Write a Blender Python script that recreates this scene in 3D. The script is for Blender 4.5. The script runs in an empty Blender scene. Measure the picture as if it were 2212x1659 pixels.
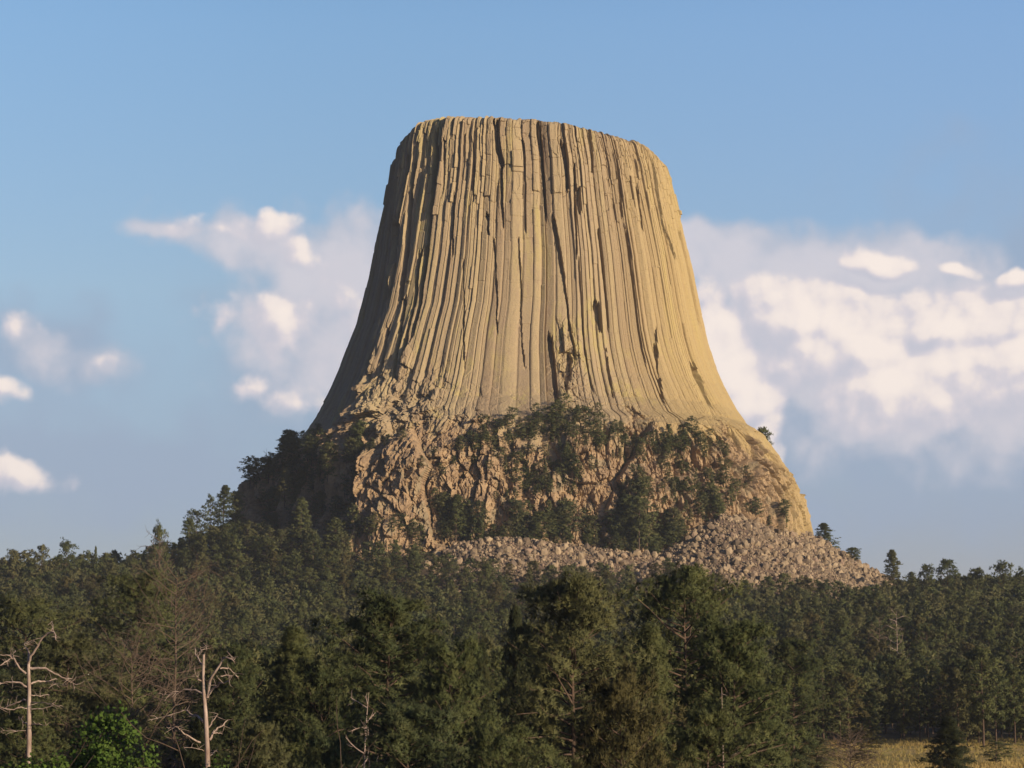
import bpy, math, random
import numpy as np
from math import radians as RAD

# ------------------------------------------------------------------ camera, sky, sun, exposure
scene = bpy.context.scene
FPX, PCX, PCY, HOR = 5248.0, 1106.0, 829.5, 1480.0     # focal length / centre / eye level of the picture, in 2212-px units
PITCH = math.atan((HOR - PCY) / FPX)
cd = bpy.data.cameras.new('camera')
cam = bpy.data.objects.new('camera', cd)
scene.collection.objects.link(cam)
cam.location = (0, 0, 0)
cam.rotation_euler = (RAD(90) + PITCH, 0, 0)
cd.sensor_width = 36
cd.lens = FPX / 2212.0 * 36
cd.clip_start = 1
cd.clip_end = 30000
scene.camera = cam

SUN_AZ_RIGHT, SUN_EL = RAD(46), RAD(14)      # sun is behind the camera, to the right
SDIR = (math.sin(SUN_AZ_RIGHT) * math.cos(SUN_EL), -math.cos(SUN_AZ_RIGHT) * math.cos(SUN_EL), math.sin(SUN_EL))
sd = bpy.data.lights.new('sun', 'SUN')
sd.energy = 5.0
sd.angle = RAD(0.5)
sd.color = (1.0, 0.80, 0.55)
so = bpy.data.objects.new('sun', sd)
scene.collection.objects.link(so)
from mathutils import Vector
so.rotation_euler = Vector(SDIR).to_track_quat('Z', 'Y').to_euler()
so.location = (300, -200, 300)

scene.view_settings.view_transform = 'Standard'
scene.view_settings.look = 'None'
scene.view_settings.exposure = 0.22
scene.view_settings.gamma = 1.0
scene.cycles.use_denoising = True
scene.cycles.max_bounces = 5
scene.cycles.diffuse_bounces = 3
scene.cycles.transparent_max_bounces = 8


def at(px, py, Y):
    """world point seen at picture position (px, py) on the plane y = Y"""
    u = (px - PCX) / FPX
    v = (PCY - py) / FPX
    dy = math.cos(PITCH) - v * math.sin(PITCH)
    dz = math.sin(PITCH) + v * math.cos(PITCH)
    return (u * Y / dy, Y, dz * Y / dy)


def proj(x, y, z):
    c, s = math.cos(PITCH), math.sin(PITCH)
    dep = y * c + z * s
    up = -y * s + z * c
    return PCX + FPX * x / dep, PCY - FPX * up / dep


def azel(px, py):
    x, y, z = at(px, py, 1.0)
    return math.degrees(math.atan2(x, y)), math.degrees(math.atan2(z, math.hypot(x, y)))


# node helper
class NT:
    def __init__(s, tree):
        s.t = tree
        s.n = tree.nodes
        s.l = tree.links

    def node(s, typ, **kw):
        nd = s.n.new(typ)
        for k, v in kw.items():
            setattr(nd, k, v)
        return nd

    def put(s, sock, v):
        if isinstance(v, bpy.types.NodeSocket):
            s.l.new(v, sock)
        else:
            sock.default_value = v

    def math(s, op, a, b=None, c=None, clamp=False):
        nd = s.node('ShaderNodeMath', operation=op, use_clamp=clamp)
        s.put(nd.inputs[0], a)
        if b is not None:
            s.put(nd.inputs[1], b)
        if c is not None:
            s.put(nd.inputs[2], c)
        return nd.outputs[0]

    def vmath(s, op, a, b=None, scale=None):
        nd = s.node('ShaderNodeVectorMath', operation=op)
        s.put(nd.inputs[0], a)
        if b is not None:
            s.put(nd.inputs[1], b)
        if scale is not None:
            s.put(nd.inputs['Scale'], scale)
        return nd.outputs['Value'] if op in ('LENGTH', 'DOT_PRODUCT') else nd.outputs[0]

    def mix(s, f, a, b, blend='MIX'):
        nd = s.node('ShaderNodeMix', data_type='RGBA', blend_type=blend)
        s.put(nd.inputs[0], f)
        s.put(nd.inputs[6], a if not isinstance(a, tuple) else (*a[:3], 1))
        s.put(nd.inputs[7], b if not isinstance(b, tuple) else (*b[:3], 1))
        return nd.outputs[2]

    def noise(s, vec, scale, detail=4, rough=0.5, dist=0.0, color=False, dim='3D'):
        nd = s.node('ShaderNodeTexNoise', noise_dimensions=dim)
        if vec is not None:
            s.l.new(vec, nd.inputs['Vector'])
        nd.inputs['Scale'].default_value = scale
        nd.inputs['Detail'].default_value = detail
        nd.inputs['Roughness'].default_value = rough
        nd.inputs['Distortion'].default_value = dist
        return nd.outputs['Color' if color else 'Fac']

    def smooth(s, v, a, b, lo=0.0, hi=1.0):
        nd = s.node('ShaderNodeMapRange', interpolation_type='SMOOTHSTEP')
        s.put(nd.inputs[0], v)
        nd.inputs[1].default_value = a
        nd.inputs[2].default_value = b
        nd.inputs[3].default_value = lo
        nd.inputs[4].default_value = hi
        return nd.outputs[0]

    def ramp(s, v, stops):
        nd = s.node('ShaderNodeValToRGB')
        e = nd.color_ramp.elements
        while len(e) < len(stops):
            e.new(0.5)
        for el, (p, c) in zip(e, stops):
            el.position = p
            el.color = (*c, 1)
        s.put(nd.inputs[0], v)
        return nd.outputs[0]


world = bpy.data.worlds.new('World')
scene.world = world
world.use_nodes = True
W = NT(world.node_tree)
W.n.clear()
wo = W.node('ShaderNodeOutputWorld')
bg = W.node('ShaderNodeBackground')
bg.inputs[1].default_value = 0.107
sky = W.node('ShaderNodeTexSky', sky_type='NISHITA')
sky.sun_disc = False
sky.sun_elevation = SUN_EL
sky.sun_rotation = math.atan2(SDIR[0], SDIR[1])
sky.altitude = 1200
sky.air_density = 1.0
sky.dust_density = 1.4
sky.ozone_density = 2.0
tc = W.node('ShaderNodeTexCoord')
sep = W.node('ShaderNodeSeparateXYZ')
W.l.new(tc.outputs['Generated'], sep.inputs[0])
az = W.math('MULTIPLY', W.math('ARCTAN2', sep.outputs[0], sep.outputs[1]), 57.2958)
el = W.math('MULTIPLY', W.math('ARCSINE', sep.outputs[2]), 57.2958)
cmb = W.node('ShaderNodeCombineXYZ')
W.l.new(az, cmb.inputs[0])
W.l.new(el, cmb.inputs[1])
AE = cmb.outputs[0]


def cloud_group(name, blobs, nscale, namp, seed, warp=0.35):
    """cloud thickness over (azimuth, elevation) in degrees: soft mounds broken up by billowing noise"""
    g = bpy.data.node_groups.new(name, 'ShaderNodeTree')
    g.interface.new_socket('Vector', in_out='INPUT', socket_type='NodeSocketVector')
    g.interface.new_socket('Value', in_out='OUTPUT', socket_type='NodeSocketFloat')
    G = NT(g)
    gi = G.node('NodeGroupInput')
    go = G.node('NodeGroupOutput')
    v = gi.outputs[0]
    off = G.vmath('ADD', v, (seed * 3.1, seed * 1.7, seed))
    wn = G.noise(off, 0.55, 2, 0.5, color=True, dim='2D')
    wv = G.vmath('SCALE', G.vmath('SUBTRACT', wn, (0.5, 0.5, 0.5)), scale=warp * 2)
    vw = G.vmath('ADD', v, wv)
    acc = None
    for (px, py, rx, ry, w, rot) in blobs:
        ca, ce = azel(px, py)
        k = 2212.0 / 23.75 * 1.0
        gt_ = G.node('ShaderNodeTexGradient', gradient_type='SPHERICAL')
        tm = gt_.texture_mapping
        tm.vector_type = 'TEXTURE'
        tm.translation = (ca, ce, 0)
        tm.rotation = (0, 0, RAD(rot))
        tm.scale = (1.9 * rx / k, 1.95 * ry / k, 1)
        G.l.new(vw, gt_.inputs[0])
        b = G.math('MULTIPLY', gt_.outputs['Fac'], w * 1.15)
        acc = b if acc is None else G.math('SMOOTH_MAX', acc, b, 0.12)
    n1 = G.noise(off, nscale, 4, 0.52, dim='2D')
    vor = G.node('ShaderNodeTexVoronoi', feature='F1', voronoi_dimensions='2D')
    vor.inputs['Scale'].default_value = nscale * 1.15
    vor.inputs['Detail'].default_value = 1.0
    G.l.new(G.vmath('ADD', off, wv), vor.inputs['Vector'])
    puff = G.math('SUBTRACT', 0.45, vor.outputs['Distance'])
    det = G.math('ADD', G.math('MULTIPLY', G.math('SUBTRACT', n1, 0.5), namp), G.math('MULTIPLY', puff, namp * 0.4))
    t = G.math('ADD', acc, G.math('MULTIPLY', det, G.math('MULTIPLY', acc, 4.0, clamp=True)))
    G.l.new(t, go.inputs[0])
    return g


def use_group(g, vec):
    nd = W.node('ShaderNodeGroup')
    nd.node_tree = g
    W.l.new(vec, nd.inputs[0])
    return nd.outputs[0]


def shift(vec, dx, dy):
    return W.vmath('ADD', vec, (dx, dy, 0))


# layer 1: faint grey-blue veil; layer 2: grey cloud body; layer 3: sunlit cream heaps   (px, py, rx, ry, weight, rotation)
VEIL = [(180, 1000, 300, 70, 1.1, -6), (620, 1040, 330, 50, .85, 0), (250, 1010, 480, 150, .75, 0), (120, 760, 240, 110, .7, 0), (700, 900, 330, 330, .62, 0), (1900, 900, 560, 210, .85, 0),
        (1750, 1100, 300, 130, .45, 0), (2200, 700, 400, 300, .7, 0), (600, 1080, 500, 60, .45, 0), (1760, 1110, 70, 130, .62, 20)]
GREY = [(560, 530, 210, 60, .9, -12), (740, 590, 170, 120, .95, 0), (380, 490, 110, 26, .75, 0), (680, 700, 190, 170, .8, 0), (790, 800, 90, 130, .8, 0),
        (1560, 560, 260, 70, .95, -4), (1820, 585, 330, 75, 1.0, -4), (2100, 640, 260, 60, .95, -8), (1750, 690, 330, 80, .9, 0),
        (1980, 850, 330, 150, .85, 0), (2150, 900, 240, 120, .8, 0), (1640, 800, 110, 120, .7, 0), (100, 745, 110, 70, .6, -15), (215, 785, 75, 40, .75, 0)]
LIT = [(605, 700, 80, 60, .80, 0), (470, 695, 50, 50, .55, 30), (590, 482, 66, 30, .68, 0), (480, 500, 170, 28, .46, -8), (650, 540, 110, 60, .5, -20), (550, 840, 48, 36, .58, 0), (640, 865, 80, 32, .58, -10),
       (770, 690, 50, 90, .45, 0), (30, 1018, 90, 34, .85, -8), (10, 850, 40, 30, .7, 0), (225, 785, 50, 30, .46, 0), (40, 700, 60, 34, .40, 0),
       (1560, 790, 80, 130, 1.2, 22), (1610, 880, 75, 75, 1.2, 20), (1640, 940, 42, 60, 1.0, 10), (1545, 720, 30, 40, .9, 0),
       (1895, 565, 76, 22, .95, -8), (1870, 552, 30, 18, .75, 0), (2060, 587, 46, 15, .8, -10), (2200, 608, 46, 17, .85, 6),
       (1760, 685, 160, 66, 1.2, -8), (1700, 640, 60, 20, .75, -20), (1850, 750, 180, 90, 1.35, -10), (2040, 710, 200, 64, 1.2, 0), (1930, 830, 150, 78, 1.4, 0), (2180, 700, 100, 46, 1.1, 0), (2180, 780, 120, 90, 1.3, 0), (1690, 800, 70, 70, .75, 0), (2060, 790, 160, 90, 1.15, 0), (1620, 700, 60, 60, .55, 0), (2130, 850, 120, 50, .7, 0)]
gv = cloud_group('cloud_veil', VEIL, 0.35, 0.5, 3.3, 0.8)
gg = cloud_group('cloud_grey', GREY, 0.8, 0.55, 7.9, 0.45)
gl = cloud_group('cloud_lit', LIT, 0.95, 0.70, 1.7, 0.34)
v0 = use_group(gv, AE)
g0 = use_group(gg, AE)
l0 = use_group(gl, AE)
l1 = use_group(gl, shift(AE, 0.22, 0.26))
# clear sky colour: daylight sky, a little bluer aloft and greyer towards the horizon
skyc = W.mix(1.0, sky.outputs[0], W.ramp(W.math('DIVIDE', el, 20.0), [(0.0, (.50, .45, .58)), (0.19, (.614, .555, .666)), (0.46, (1.015, .92, .876)), (0.79, (1.106, 1.166, 1.174))]), 'MULTIPLY')
SK = 1.0 / 0.12
skyc = W.mix(W.smooth(az, -6, 16), skyc, W.mix(1.0, skyc, (1.20, 1.17, 1.22), 'MULTIPLY'))
c = skyc
c = W.mix(1.0, c, (1.03, 1.04, 1.045), 'MULTIPLY')
fv = W.smooth(v0, 0.10, 0.75, 0, 0.75)
c = W.mix(fv, c, (0.315 * SK, 0.395 * SK, 0.53 * SK))
fg = W.smooth(g0, 0.20, 0.66, 0, 0.88)
gsh = W.smooth(W.math('SUBTRACT', g0, W.noise(AE, 0.9, 3, .55, dim='2D')), -0.4, 0.5)
gcol = W.mix(gsh, (0.46 * SK, 0.50 * SK, 0.60 * SK), (0.66 * SK, 0.63 * SK, 0.68 * SK))
c = W.mix(fg, c, gcol)
fl = W.smooth(l0, 0.20, 0.56, 0, 0.97)
grad = W.math('MULTIPLY', W.math('SUBTRACT', l0, l1), 1.0)
body = W.math('MULTIPLY', W.math('SUBTRACT', l0, 0.55), 0.55)
shade = W.smooth(W.math('ADD', grad, body), -0.36, 0.66)
lcol = W.ramp(shade, [(0.0, (0.56 * SK, 0.56 * SK, 0.64 * SK)), (0.38, (0.70 * SK, 0.65 * SK, 0.69 * SK)), (0.65, (0.85 * SK, 0.76 * SK, 0.73 * SK)), (1.0, (0.95 * SK, 0.84 * SK, 0.77 * SK))])
c = W.mix(fl, c, lcol)
up_ = W.ramp(W.math('DIVIDE', el, 90.0), [(0.0, (1, 1, 1)), (0.17, (1, 1, 1)), (0.32, (.50, .62, .80)), (1.0, (.42, .55, .78))])
c = W.mix(1.0, c, up_, 'MULTIPLY')
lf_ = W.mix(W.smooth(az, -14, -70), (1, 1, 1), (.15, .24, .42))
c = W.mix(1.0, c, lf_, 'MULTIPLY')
# these two tints dim unseen sky overhead and leftward to deepen the tower's shade
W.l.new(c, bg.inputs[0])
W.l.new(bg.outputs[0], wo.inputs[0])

# ------------------------------------------------------------------ helpers
rng = np.random.default_rng(11)
random.seed(5)
COL = scene.collection


def tag(o, label=None, cat=None, group=None, kind=None):
    if label:
        o['label'] = label
    if cat:
        o['category'] = cat
    if group:
        o['group'] = group
    if kind:
        o['kind'] = kind
    return o


def mesh_from(name, V, F, mat, smooth=False, attrs=None):
    """V (n,3), F (m,k) with one k for all faces"""
    V = np.ascontiguousarray(V, dtype=np.float32)
    F = np.ascontiguousarray(F, dtype=np.int32)
    me = bpy.data.meshes.new(name)
    me.vertices.add(len(V))
    me.vertices.foreach_set('co', V.ravel())
    k = F.shape[1]
    me.loops.add(F.size)
    me.loops.foreach_set('vertex_index', F.ravel())
    me.polygons.add(len(F))
    me.polygons.foreach_set('loop_start', np.arange(0, F.size, k, dtype=np.int32))
    try:
        me.polygons.foreach_set('loop_total', np.full(len(F), k, dtype=np.int32))
    except Exception:
        pass
    me.polygons.foreach_set('use_smooth', np.full(len(F), smooth, dtype=bool))
    for an, (vals, dom) in (attrs or {}).items():
        vals = np.ascontiguousarray(vals, dtype=np.float32)
        a = me.attributes.new(an, 'FLOAT_VECTOR' if vals.ndim == 2 else 'FLOAT', dom)
        a.data.foreach_set('vector' if vals.ndim == 2 else 'value', vals.ravel())
    me.update(calc_edges=True)
    if mat is not None:
        me.materials.append(mat)
    return me


def link(name, me, parent=None, loc=(0, 0, 0)):
    o = bpy.data.objects.new(name, me)
    COL.objects.link(o)
    o.location = loc
    if parent:
        o.parent = parent
    return o


def smooths(a, b, x):
    t = np.clip((x - a) / (b - a), 0, 1)
    return t * t * (3 - 2 * t)


def hsh(i, j, k, seed):
    h = (i.astype(np.int64) * 374761393 + j.astype(np.int64) * 668265263 + k.astype(np.int64) * 2147483647 + seed * 1274126177) & 0xffffffff
    h = ((h ^ (h >> 13)) * 1103515245) & 0xffffffff
    h = ((h ^ (h >> 16)) * 1664525) & 0xffffffff
    h = h ^ (h >> 15)
    return h.astype(np.float64) / 4294967295.0


def vn(x, y, z, seed=0):
    """value noise in [-1, 1]"""
    x, y, z = np.broadcast_arrays(np.asarray(x, float), np.asarray(y, float), np.asarray(z, float))
    xi, yi, zi = np.floor(x).astype(np.int64), np.floor(y).astype(np.int64), np.floor(z).astype(np.int64)
    fx, fy, fz = x - xi, y - yi, z - zi
    fx, fy, fz = fx * fx * (3 - 2 * fx), fy * fy * (3 - 2 * fy), fz * fz * (3 - 2 * fz)
    r = 0
    for a in (0, 1):
        wa = fx if a else 1 - fx
        for b in (0, 1):
            wb = fy if b else 1 - fy
            for c_ in (0, 1):
                r = r + wa * wb * (fz if c_ else 1 - fz) * hsh(xi + a, yi + b, zi + c_, seed)
    return r * 2 - 1


def fbm(x, y, z, o=4, seed=0, rough=0.5):
    r, a, f, s = 0, 1.0, 1.0, 0
    for i in range(o):
        r = r + a * vn(x * f, y * f, z * f, seed + i * 17)
        s += a
        a *= rough
        f *= 2.03
    return r / s


def cells(x, y, z, seed, tilt=0.0):
    """blocky cellular noise: a random value per jittered cell and the distance gap to the next cell"""
    xi, yi, zi = np.floor(x).astype(np.int64), np.floor(y).astype(np.int64), np.floor(z).astype(np.int64)
    d1 = np.full(x.shape, 9.0)
    d2 = np.full(x.shape, 9.0)
    val = np.zeros(x.shape)
    for a in (-1, 0, 1):
        for b in (-1, 0, 1):
            for c_ in (-1, 0, 1):
                i, j, k = xi + a, yi + b, zi + c_
                dx = i + .1 + .8 * hsh(i, j, k, seed) - x
                dy = j + .1 + .8 * hsh(i, j, k, seed + 1) - y
                dz = k + .1 + .8 * hsh(i, j, k, seed + 2) - z
                d = dx * dx + dy * dy + dz * dz
                near = d < d1
                d2 = np.where(near, d1, np.minimum(d2, d))
                vv = hsh(i, j, k, seed + 3)
                if tilt:
                    vv = vv + tilt * ((hsh(i, j, k, seed + 4) - .5) * dx + (hsh(i, j, k, seed + 5) - .5) * dy + (hsh(i, j, k, seed + 6) - .5) * dz)
                val = np.where(near, vv, val)
                d1 = np.where(near, d, d1)
    return val * 2 - 1, np.sqrt(d2) - np.sqrt(d1)


# ------------------------------------------------------------------ materials
def new_mat(name, rough=0.9):
    m = bpy.data.materials.new(name)
    m.use_nodes = True
    n = NT(m.node_tree)
    b = n.n['Principled BSDF']
    b.inputs['Roughness'].default_value = rough
    b.inputs['Specular IOR Level'].default_value = 0.25
    return m, n, b


def mat_tower():
    m, n, b = new_mat('columnar_rock')
    co = n.node('ShaderNodeTexCoord').outputs['Object']
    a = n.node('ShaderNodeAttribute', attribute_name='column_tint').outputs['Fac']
    base = n.node('ShaderNodeAttribute', attribute_name='base_rock').outputs['Fac']
    mp = n.node('ShaderNodeMapping')
    mp.inputs['Scale'].default_value = (1, 1, 0.09)
    n.l.new(co, mp.inputs[0])
    streak = n.noise(mp.outputs[0], 0.55, 5, 0.6)
    patch = n.noise(mp.outputs[0], 0.09, 4, 0.55)
    fine = n.noise(co, 1.1, 5, 0.65)
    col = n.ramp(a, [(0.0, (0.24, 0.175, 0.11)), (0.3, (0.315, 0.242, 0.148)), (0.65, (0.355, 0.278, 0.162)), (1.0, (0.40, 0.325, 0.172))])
    # pinkish weathered bands and yellow-green lichen
    col = n.mix(n.smooth(streak, 0.50, 0.74, 0, 0.45), col, (0.26, 0.185, 0.13))
    lich = n.math('MULTIPLY', n.smooth(patch, 0.50, 0.68), n.smooth(streak, 0.62, 0.38, 0, 0.6))
    col = n.mix(lich, col, (0.39, 0.33, 0.115))
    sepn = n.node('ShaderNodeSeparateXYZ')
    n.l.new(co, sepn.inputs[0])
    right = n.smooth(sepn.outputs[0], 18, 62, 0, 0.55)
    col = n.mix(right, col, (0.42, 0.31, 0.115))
    # base cliffs: redder, patchier
    bcol = n.ramp(n.noise(co, 0.35, 5, 0.6), [(0.3, (0.15, 0.105, 0.07)), (0.5, (0.31, 0.215, 0.125)), (0.7, (0.40, 0.29, 0.165))])
    bcol = n.mix(n.smooth(n.noise(co, 0.16, 3, 0.5), 0.55, 0.66, 0, 0.6), bcol, (0.24, 0.205, 0.13))
    col = n.mix(base, col, bcol)
    col = n.mix(n.smooth(fine, 0.4, 0.75, 0.0, 0.25), col, (0.22, 0.165, 0.12))
    n.l.new(col, b.inputs['Base Color'])
    bp = n.node('ShaderNodeBump')
    bp.inputs['Strength'].default_value = 0.5
    bp.inputs['Distance'].default_value = 0.6
    n.l.new(n.noise(co, 1.6, 4, 0.7), bp.inputs['Height'])
    n.l.new(bp.outputs[0], b.inputs['Normal'])
    return m


def mat_ground():
    m, n, b = new_mat('forest_floor', 1.0)
    co = n.node('ShaderNodeTexCoord').outputs['Object']
    mead = n.node('ShaderNodeAttribute', attribute_name='meadow').outputs['Fac']
    tal = n.node('ShaderNodeAttribute', attribute_name='talus').outputs['Fac']
    col = n.ramp(n.noise(co, 0.12, 5, 0.6), [(0.3, (0.030, 0.028, 0.016)), (0.55, (0.07, 0.052, 0.03)), (0.75, (0.11, 0.075, 0.045))])
    mp = n.node('ShaderNodeMapping')
    mp.inputs['Scale'].default_value = (0.35, 1, 1)
    n.l.new(co, mp.inputs[0])
    gcol = n.ramp(n.noise(mp.outputs[0], 0.07, 6, 0.62), [(0.3, (0.12, 0.11, 0.025)), (0.45, (0.26, 0.19, 0.05)), (0.58, (0.42, 0.29, 0.10)), (0.75, (0.20, 0.18, 0.05))])
    tcol = n.ramp(n.noise(co, 0.9, 4, 0.6), [(0.3, (0.09, 0.06, 0.042)), (0.7, (0.20, 0.14, 0.095))])
    col = n.mix(mead, col, gcol)
    col = n.mix(tal, col, tcol)
    n.l.new(col, b.inputs['Base Color'])
    bp = n.node('ShaderNodeBump')
    bp.inputs['Strength'].default_value = 0.6
    bp.inputs['Distance'].default_value = 0.3
    n.l.new(n.noise(co, 2.5, 5, 0.7), bp.inputs['Height'])
    n.l.new(bp.outputs[0], b.inputs['Normal'])
    return m


def mat_boulder():
    m, n, b = new_mat('talus_rock')
    co = n.node('ShaderNodeTexCoord').outputs['Object']
    r = n.node('ShaderNodeObjectInfo').outputs['Random']
    a = n.node('ShaderNodeAttribute', attribute_name='rnd').outputs['Fac']
    t = n.math('FRACT', n.math('ADD', r, a))
    col = n.ramp(t, [(0.0, (0.10, 0.075, 0.052)), (0.3, (0.19, 0.14, 0.09)), (0.6, (0.27, 0.205, 0.13)), (0.85, (0.37, 0.285, 0.18)), (1.0, (0.23, 0.155, 0.11))])
    col = n.mix(n.smooth(n.noise(co, 1.2, 4, 0.6), 0.4, 0.7, 0, 0.4), col, (0.18, 0.14, 0.11))
    n.l.new(col, b.inputs['Base Color'])
    return m


def mat_foliage(name, stops, attr=False, transl=0.32):
    m, n, b = new_mat(name, 0.75)
    if attr:
        r = n.node('ShaderNodeAttribute', attribute_name='rnd').outputs['Fac']
    else:
        r = n.node('ShaderNodeObjectInfo').outputs['Random']
    leaf = n.node('ShaderNodeAttribute', attribute_name='leaf').outputs['Fac']
    col = n.ramp(r, stops)
    col = n.mix(n.math('MULTIPLY', leaf, 0.55), col, (0.16, 0.15, 0.05))
    dk = n.math('MULTIPLY', n.math('SUBTRACT', 1.0, leaf), 0.35)
    col = n.mix(dk, col, (0.042, 0.062, 0.026))
    n.l.new(col, b.inputs['Base Color'])
    cn = n.node('ShaderNodeAttribute', attribute_name='tuft_normal').outputs['Vector']
    vt = n.node('ShaderNodeVectorTransform', vector_type='NORMAL', convert_from='OBJECT', convert_to='WORLD')
    n.l.new(cn, vt.inputs[0])
    geo = n.node('ShaderNodeNewGeometry')
    nm = n.vmath('NORMALIZE', n.vmath('ADD', n.vmath('SCALE', vt.outputs[0], scale=1.3), n.vmath('SCALE', geo.outputs['Normal'], scale=0.5)))
    n.l.new(nm, b.inputs['Normal'])
    tr = n.node('ShaderNodeBsdfTranslucent')
    n.l.new(nm, tr.inputs[1])
    n.l.new(col, tr.inputs[0])
    ms = n.node('ShaderNodeMixShader')
    ms.inputs[0].default_value = transl
    n.l.new(b.outputs[0], ms.inputs[1])
    n.l.new(tr.outputs[0], ms.inputs[2])
    out = [x for x in n.n if x.type == 'OUTPUT_MATERIAL'][0]
    n.l.new(ms.outputs[0], out.inputs[0])
    return m


def mat_bark(name, c0, c1, scale=3.0):
    m, n, b = new_mat(name, 0.95)
    co = n.node('ShaderNodeTexCoord').outputs['Object']
    mp = n.node('ShaderNodeMapping')
    mp.inputs['Scale'].default_value = (1, 1, 0.25)
    n.l.new(co, mp.inputs[0])
    col = n.ramp(n.noise(mp.outputs[0], scale, 5, 0.65), [(0.3, c0), (0.7, c1)])
    n.l.new(col, b.inputs['Base Color'])
    return m


M_TOWER = mat_tower()
M_GROUND = mat_ground()
M_BOULDER = mat_boulder()
GREENS = [(0.0, (0.085, 0.112, 0.044)), (0.25, (0.135, 0.165, 0.058)), (0.6, (0.175, 0.195, 0.072)), (0.88, (0.22, 0.205, 0.092)), (1.0, (0.115, 0.150, 0.068))]
M_PINE = mat_foliage('pine_needles', GREENS)
M_PINE_MASS = mat_foliage('pine_needles_far', GREENS, attr=True)
M_OLIVE = mat_foliage('olive_needles', [(0, (0.12, 0.10, 0.036)), (1, (0.15, 0.115, 0.045))])
M_DARK_SHADED_PINE = mat_foliage('dark_shaded_needles', [(0, (0.024, 0.038, 0.018)), (1, (0.034, 0.048, 0.022))])  # dark meadow pine's own green; also paints the gap's shade into the needles
M_LEAF = mat_foliage('broad_leaves', [(0, (0.115, 0.215, 0.025)), (1, (0.15, 0.25, 0.03))], transl=0.4)
M_BARK = mat_bark('pine_bark', (0.055, 0.038, 0.028), (0.14, 0.095, 0.07))
M_SNAG = mat_bark('bleached_wood', (0.20, 0.135, 0.105), (0.44, 0.35, 0.29), 5.0)
M_TWIG = mat_bark('dead_twigs', (0.085, 0.06, 0.042), (0.16, 0.115, 0.085))

# ------------------------------------------------------------------ the rock tower: surface x(u, z), with silhouette read off the photograph
CY = 900.0
SIL = [(230, 862, 1418), (300, 856, 1424), (350, 846, 1432), (400, 838, 1448), (450, 828, 1459), (500, 815, 1471), (600, 795, 1495), (700, 770, 1515), (760, 746, 1529), (800, 731, 1541),
       (850, 709, 1562), (900, 682, 1588), (935, 657, 1611), (952, 642, 1640), (1000, 588, 1677), (1040, 545, 1700), (1080, 528, 1719), (1120, 520, 1732), (1160, 512, 1740), (1250, 495, 1752), (1450, 470, 1770)]
SZ = np.array([at(0, s[0], CY)[2] for s in SIL])[::-1]
SL = np.array([at(s[1], s[0], CY)[0] for s in SIL])[::-1]
SR = np.array([at(s[2], s[0], CY)[0] for s in SIL])[::-1]
BV = [(230, 44), (300, 46), (500, 51), (700, 58), (850, 68), (905, 75), (940, 84), (965, 92), (1000, 95), (1060, 99), (1100, 103), (1180, 108), (1250, 112), (1450, 118)]
BZ = np.array([at(0, s[0], CY)[2] for s in BV])[::-1]
BB = np.array([s[1] for s in BV], float)[::-1]
NEXP = 2.5


def prof(z):
    l = np.interp(z, SZ, SL)
    r = np.interp(z, SZ, SR)
    return (l + r) / 2, (r - l) / 2, np.interp(z, BZ, BB)


def phi_of_u(u):
    return np.sign(u) * np.arcsin(np.clip(np.abs(u), 0, 1) ** (NEXP / 2))


# the left arete: beyond it the wall turns away from the sun
UEZ = np.array([at(0, q, CY - 60)[2] for q in (250, 300, 400, 600, 850, 960, 1080, 1450)])[::-1]
UEV = np.array([-.93, -.915, -.88, -.82, -.76, -.68, -.58, -.58])[::-1]


def pt_base(phi, z):
    cx, a, b = prof(z)
    p = (phi + math.pi) % (2 * math.pi) - math.pi
    s, c_ = np.sin(p), np.cos(p)
    U = np.sign(s) * np.abs(s) ** (2 / NEXP)
    D = np.sign(c_) * np.abs(c_) ** (2 / NEXP)
    ue = np.interp(z, UEZ, UEV)
    pe = phi_of_u(ue)
    de = np.cos(pe) ** (2 / NEXP)
    t = np.clip((p - pe) / (-math.pi / 2 - pe), 0, 1)
    on = (p < pe) & (p > -math.pi / 2)
    bow = 0.10 * np.sin(math.pi * t)
    U = np.where(on, ue + (-1 - ue) * t ** 1.15, U)
    D = np.where(on, de * (1 - t), D)
    return cx + a * U, CY - b * D, z


PHT = np.linspace(-math.pi / 2, math.pi / 2, 241)


def pix_to_phiz(px, py):
    """front-surface parameters seen at a picture position"""
    Y = CY - 60
    ph = 0.0
    for _ in range(12):
        x, y, z = at(px, py, Y)
        xs, ys, _z = pt_base(PHT, np.full(PHT.shape, z))
        ph = np.interp(x, xs, PHT)
        Y = 0.5 * Y + 0.5 * np.interp(ph, PHT, ys)
    return float(ph), float(z)


RIM = [(840, 345), (855, 318), (866, 300), (880, 284), (900, 265), (918, 256), (940, 251), (1000, 250), (1080, 250), (1140, 253), (1190, 259), (1230, 266), (1270, 274), (1310, 284), (1350, 295), (1385, 306), (1410, 320), (1424, 336), (1434, 356)]
rp = [pix_to_phiz(x, y) for x, y in RIM]
RPH = np.array([r[0] for r in rp])
RZ = np.array([r[1] for r in rp])
RPH[0], RPH[-1] = -1.45, 1.45
o_ = np.argsort(RPH)
RPH, RZ = RPH[o_], RZ[o_]


def rim_z(phi):
    p = (phi + math.pi) % (2 * math.pi) - math.pi
    front = np.interp(p, RPH, RZ)
    back = np.interp(np.abs(p), [1.45, 2.2, math.pi], [0, 1, 1.0])
    zb = RZ.max() - 4
    return front * (1 - back) + zb * back


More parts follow.
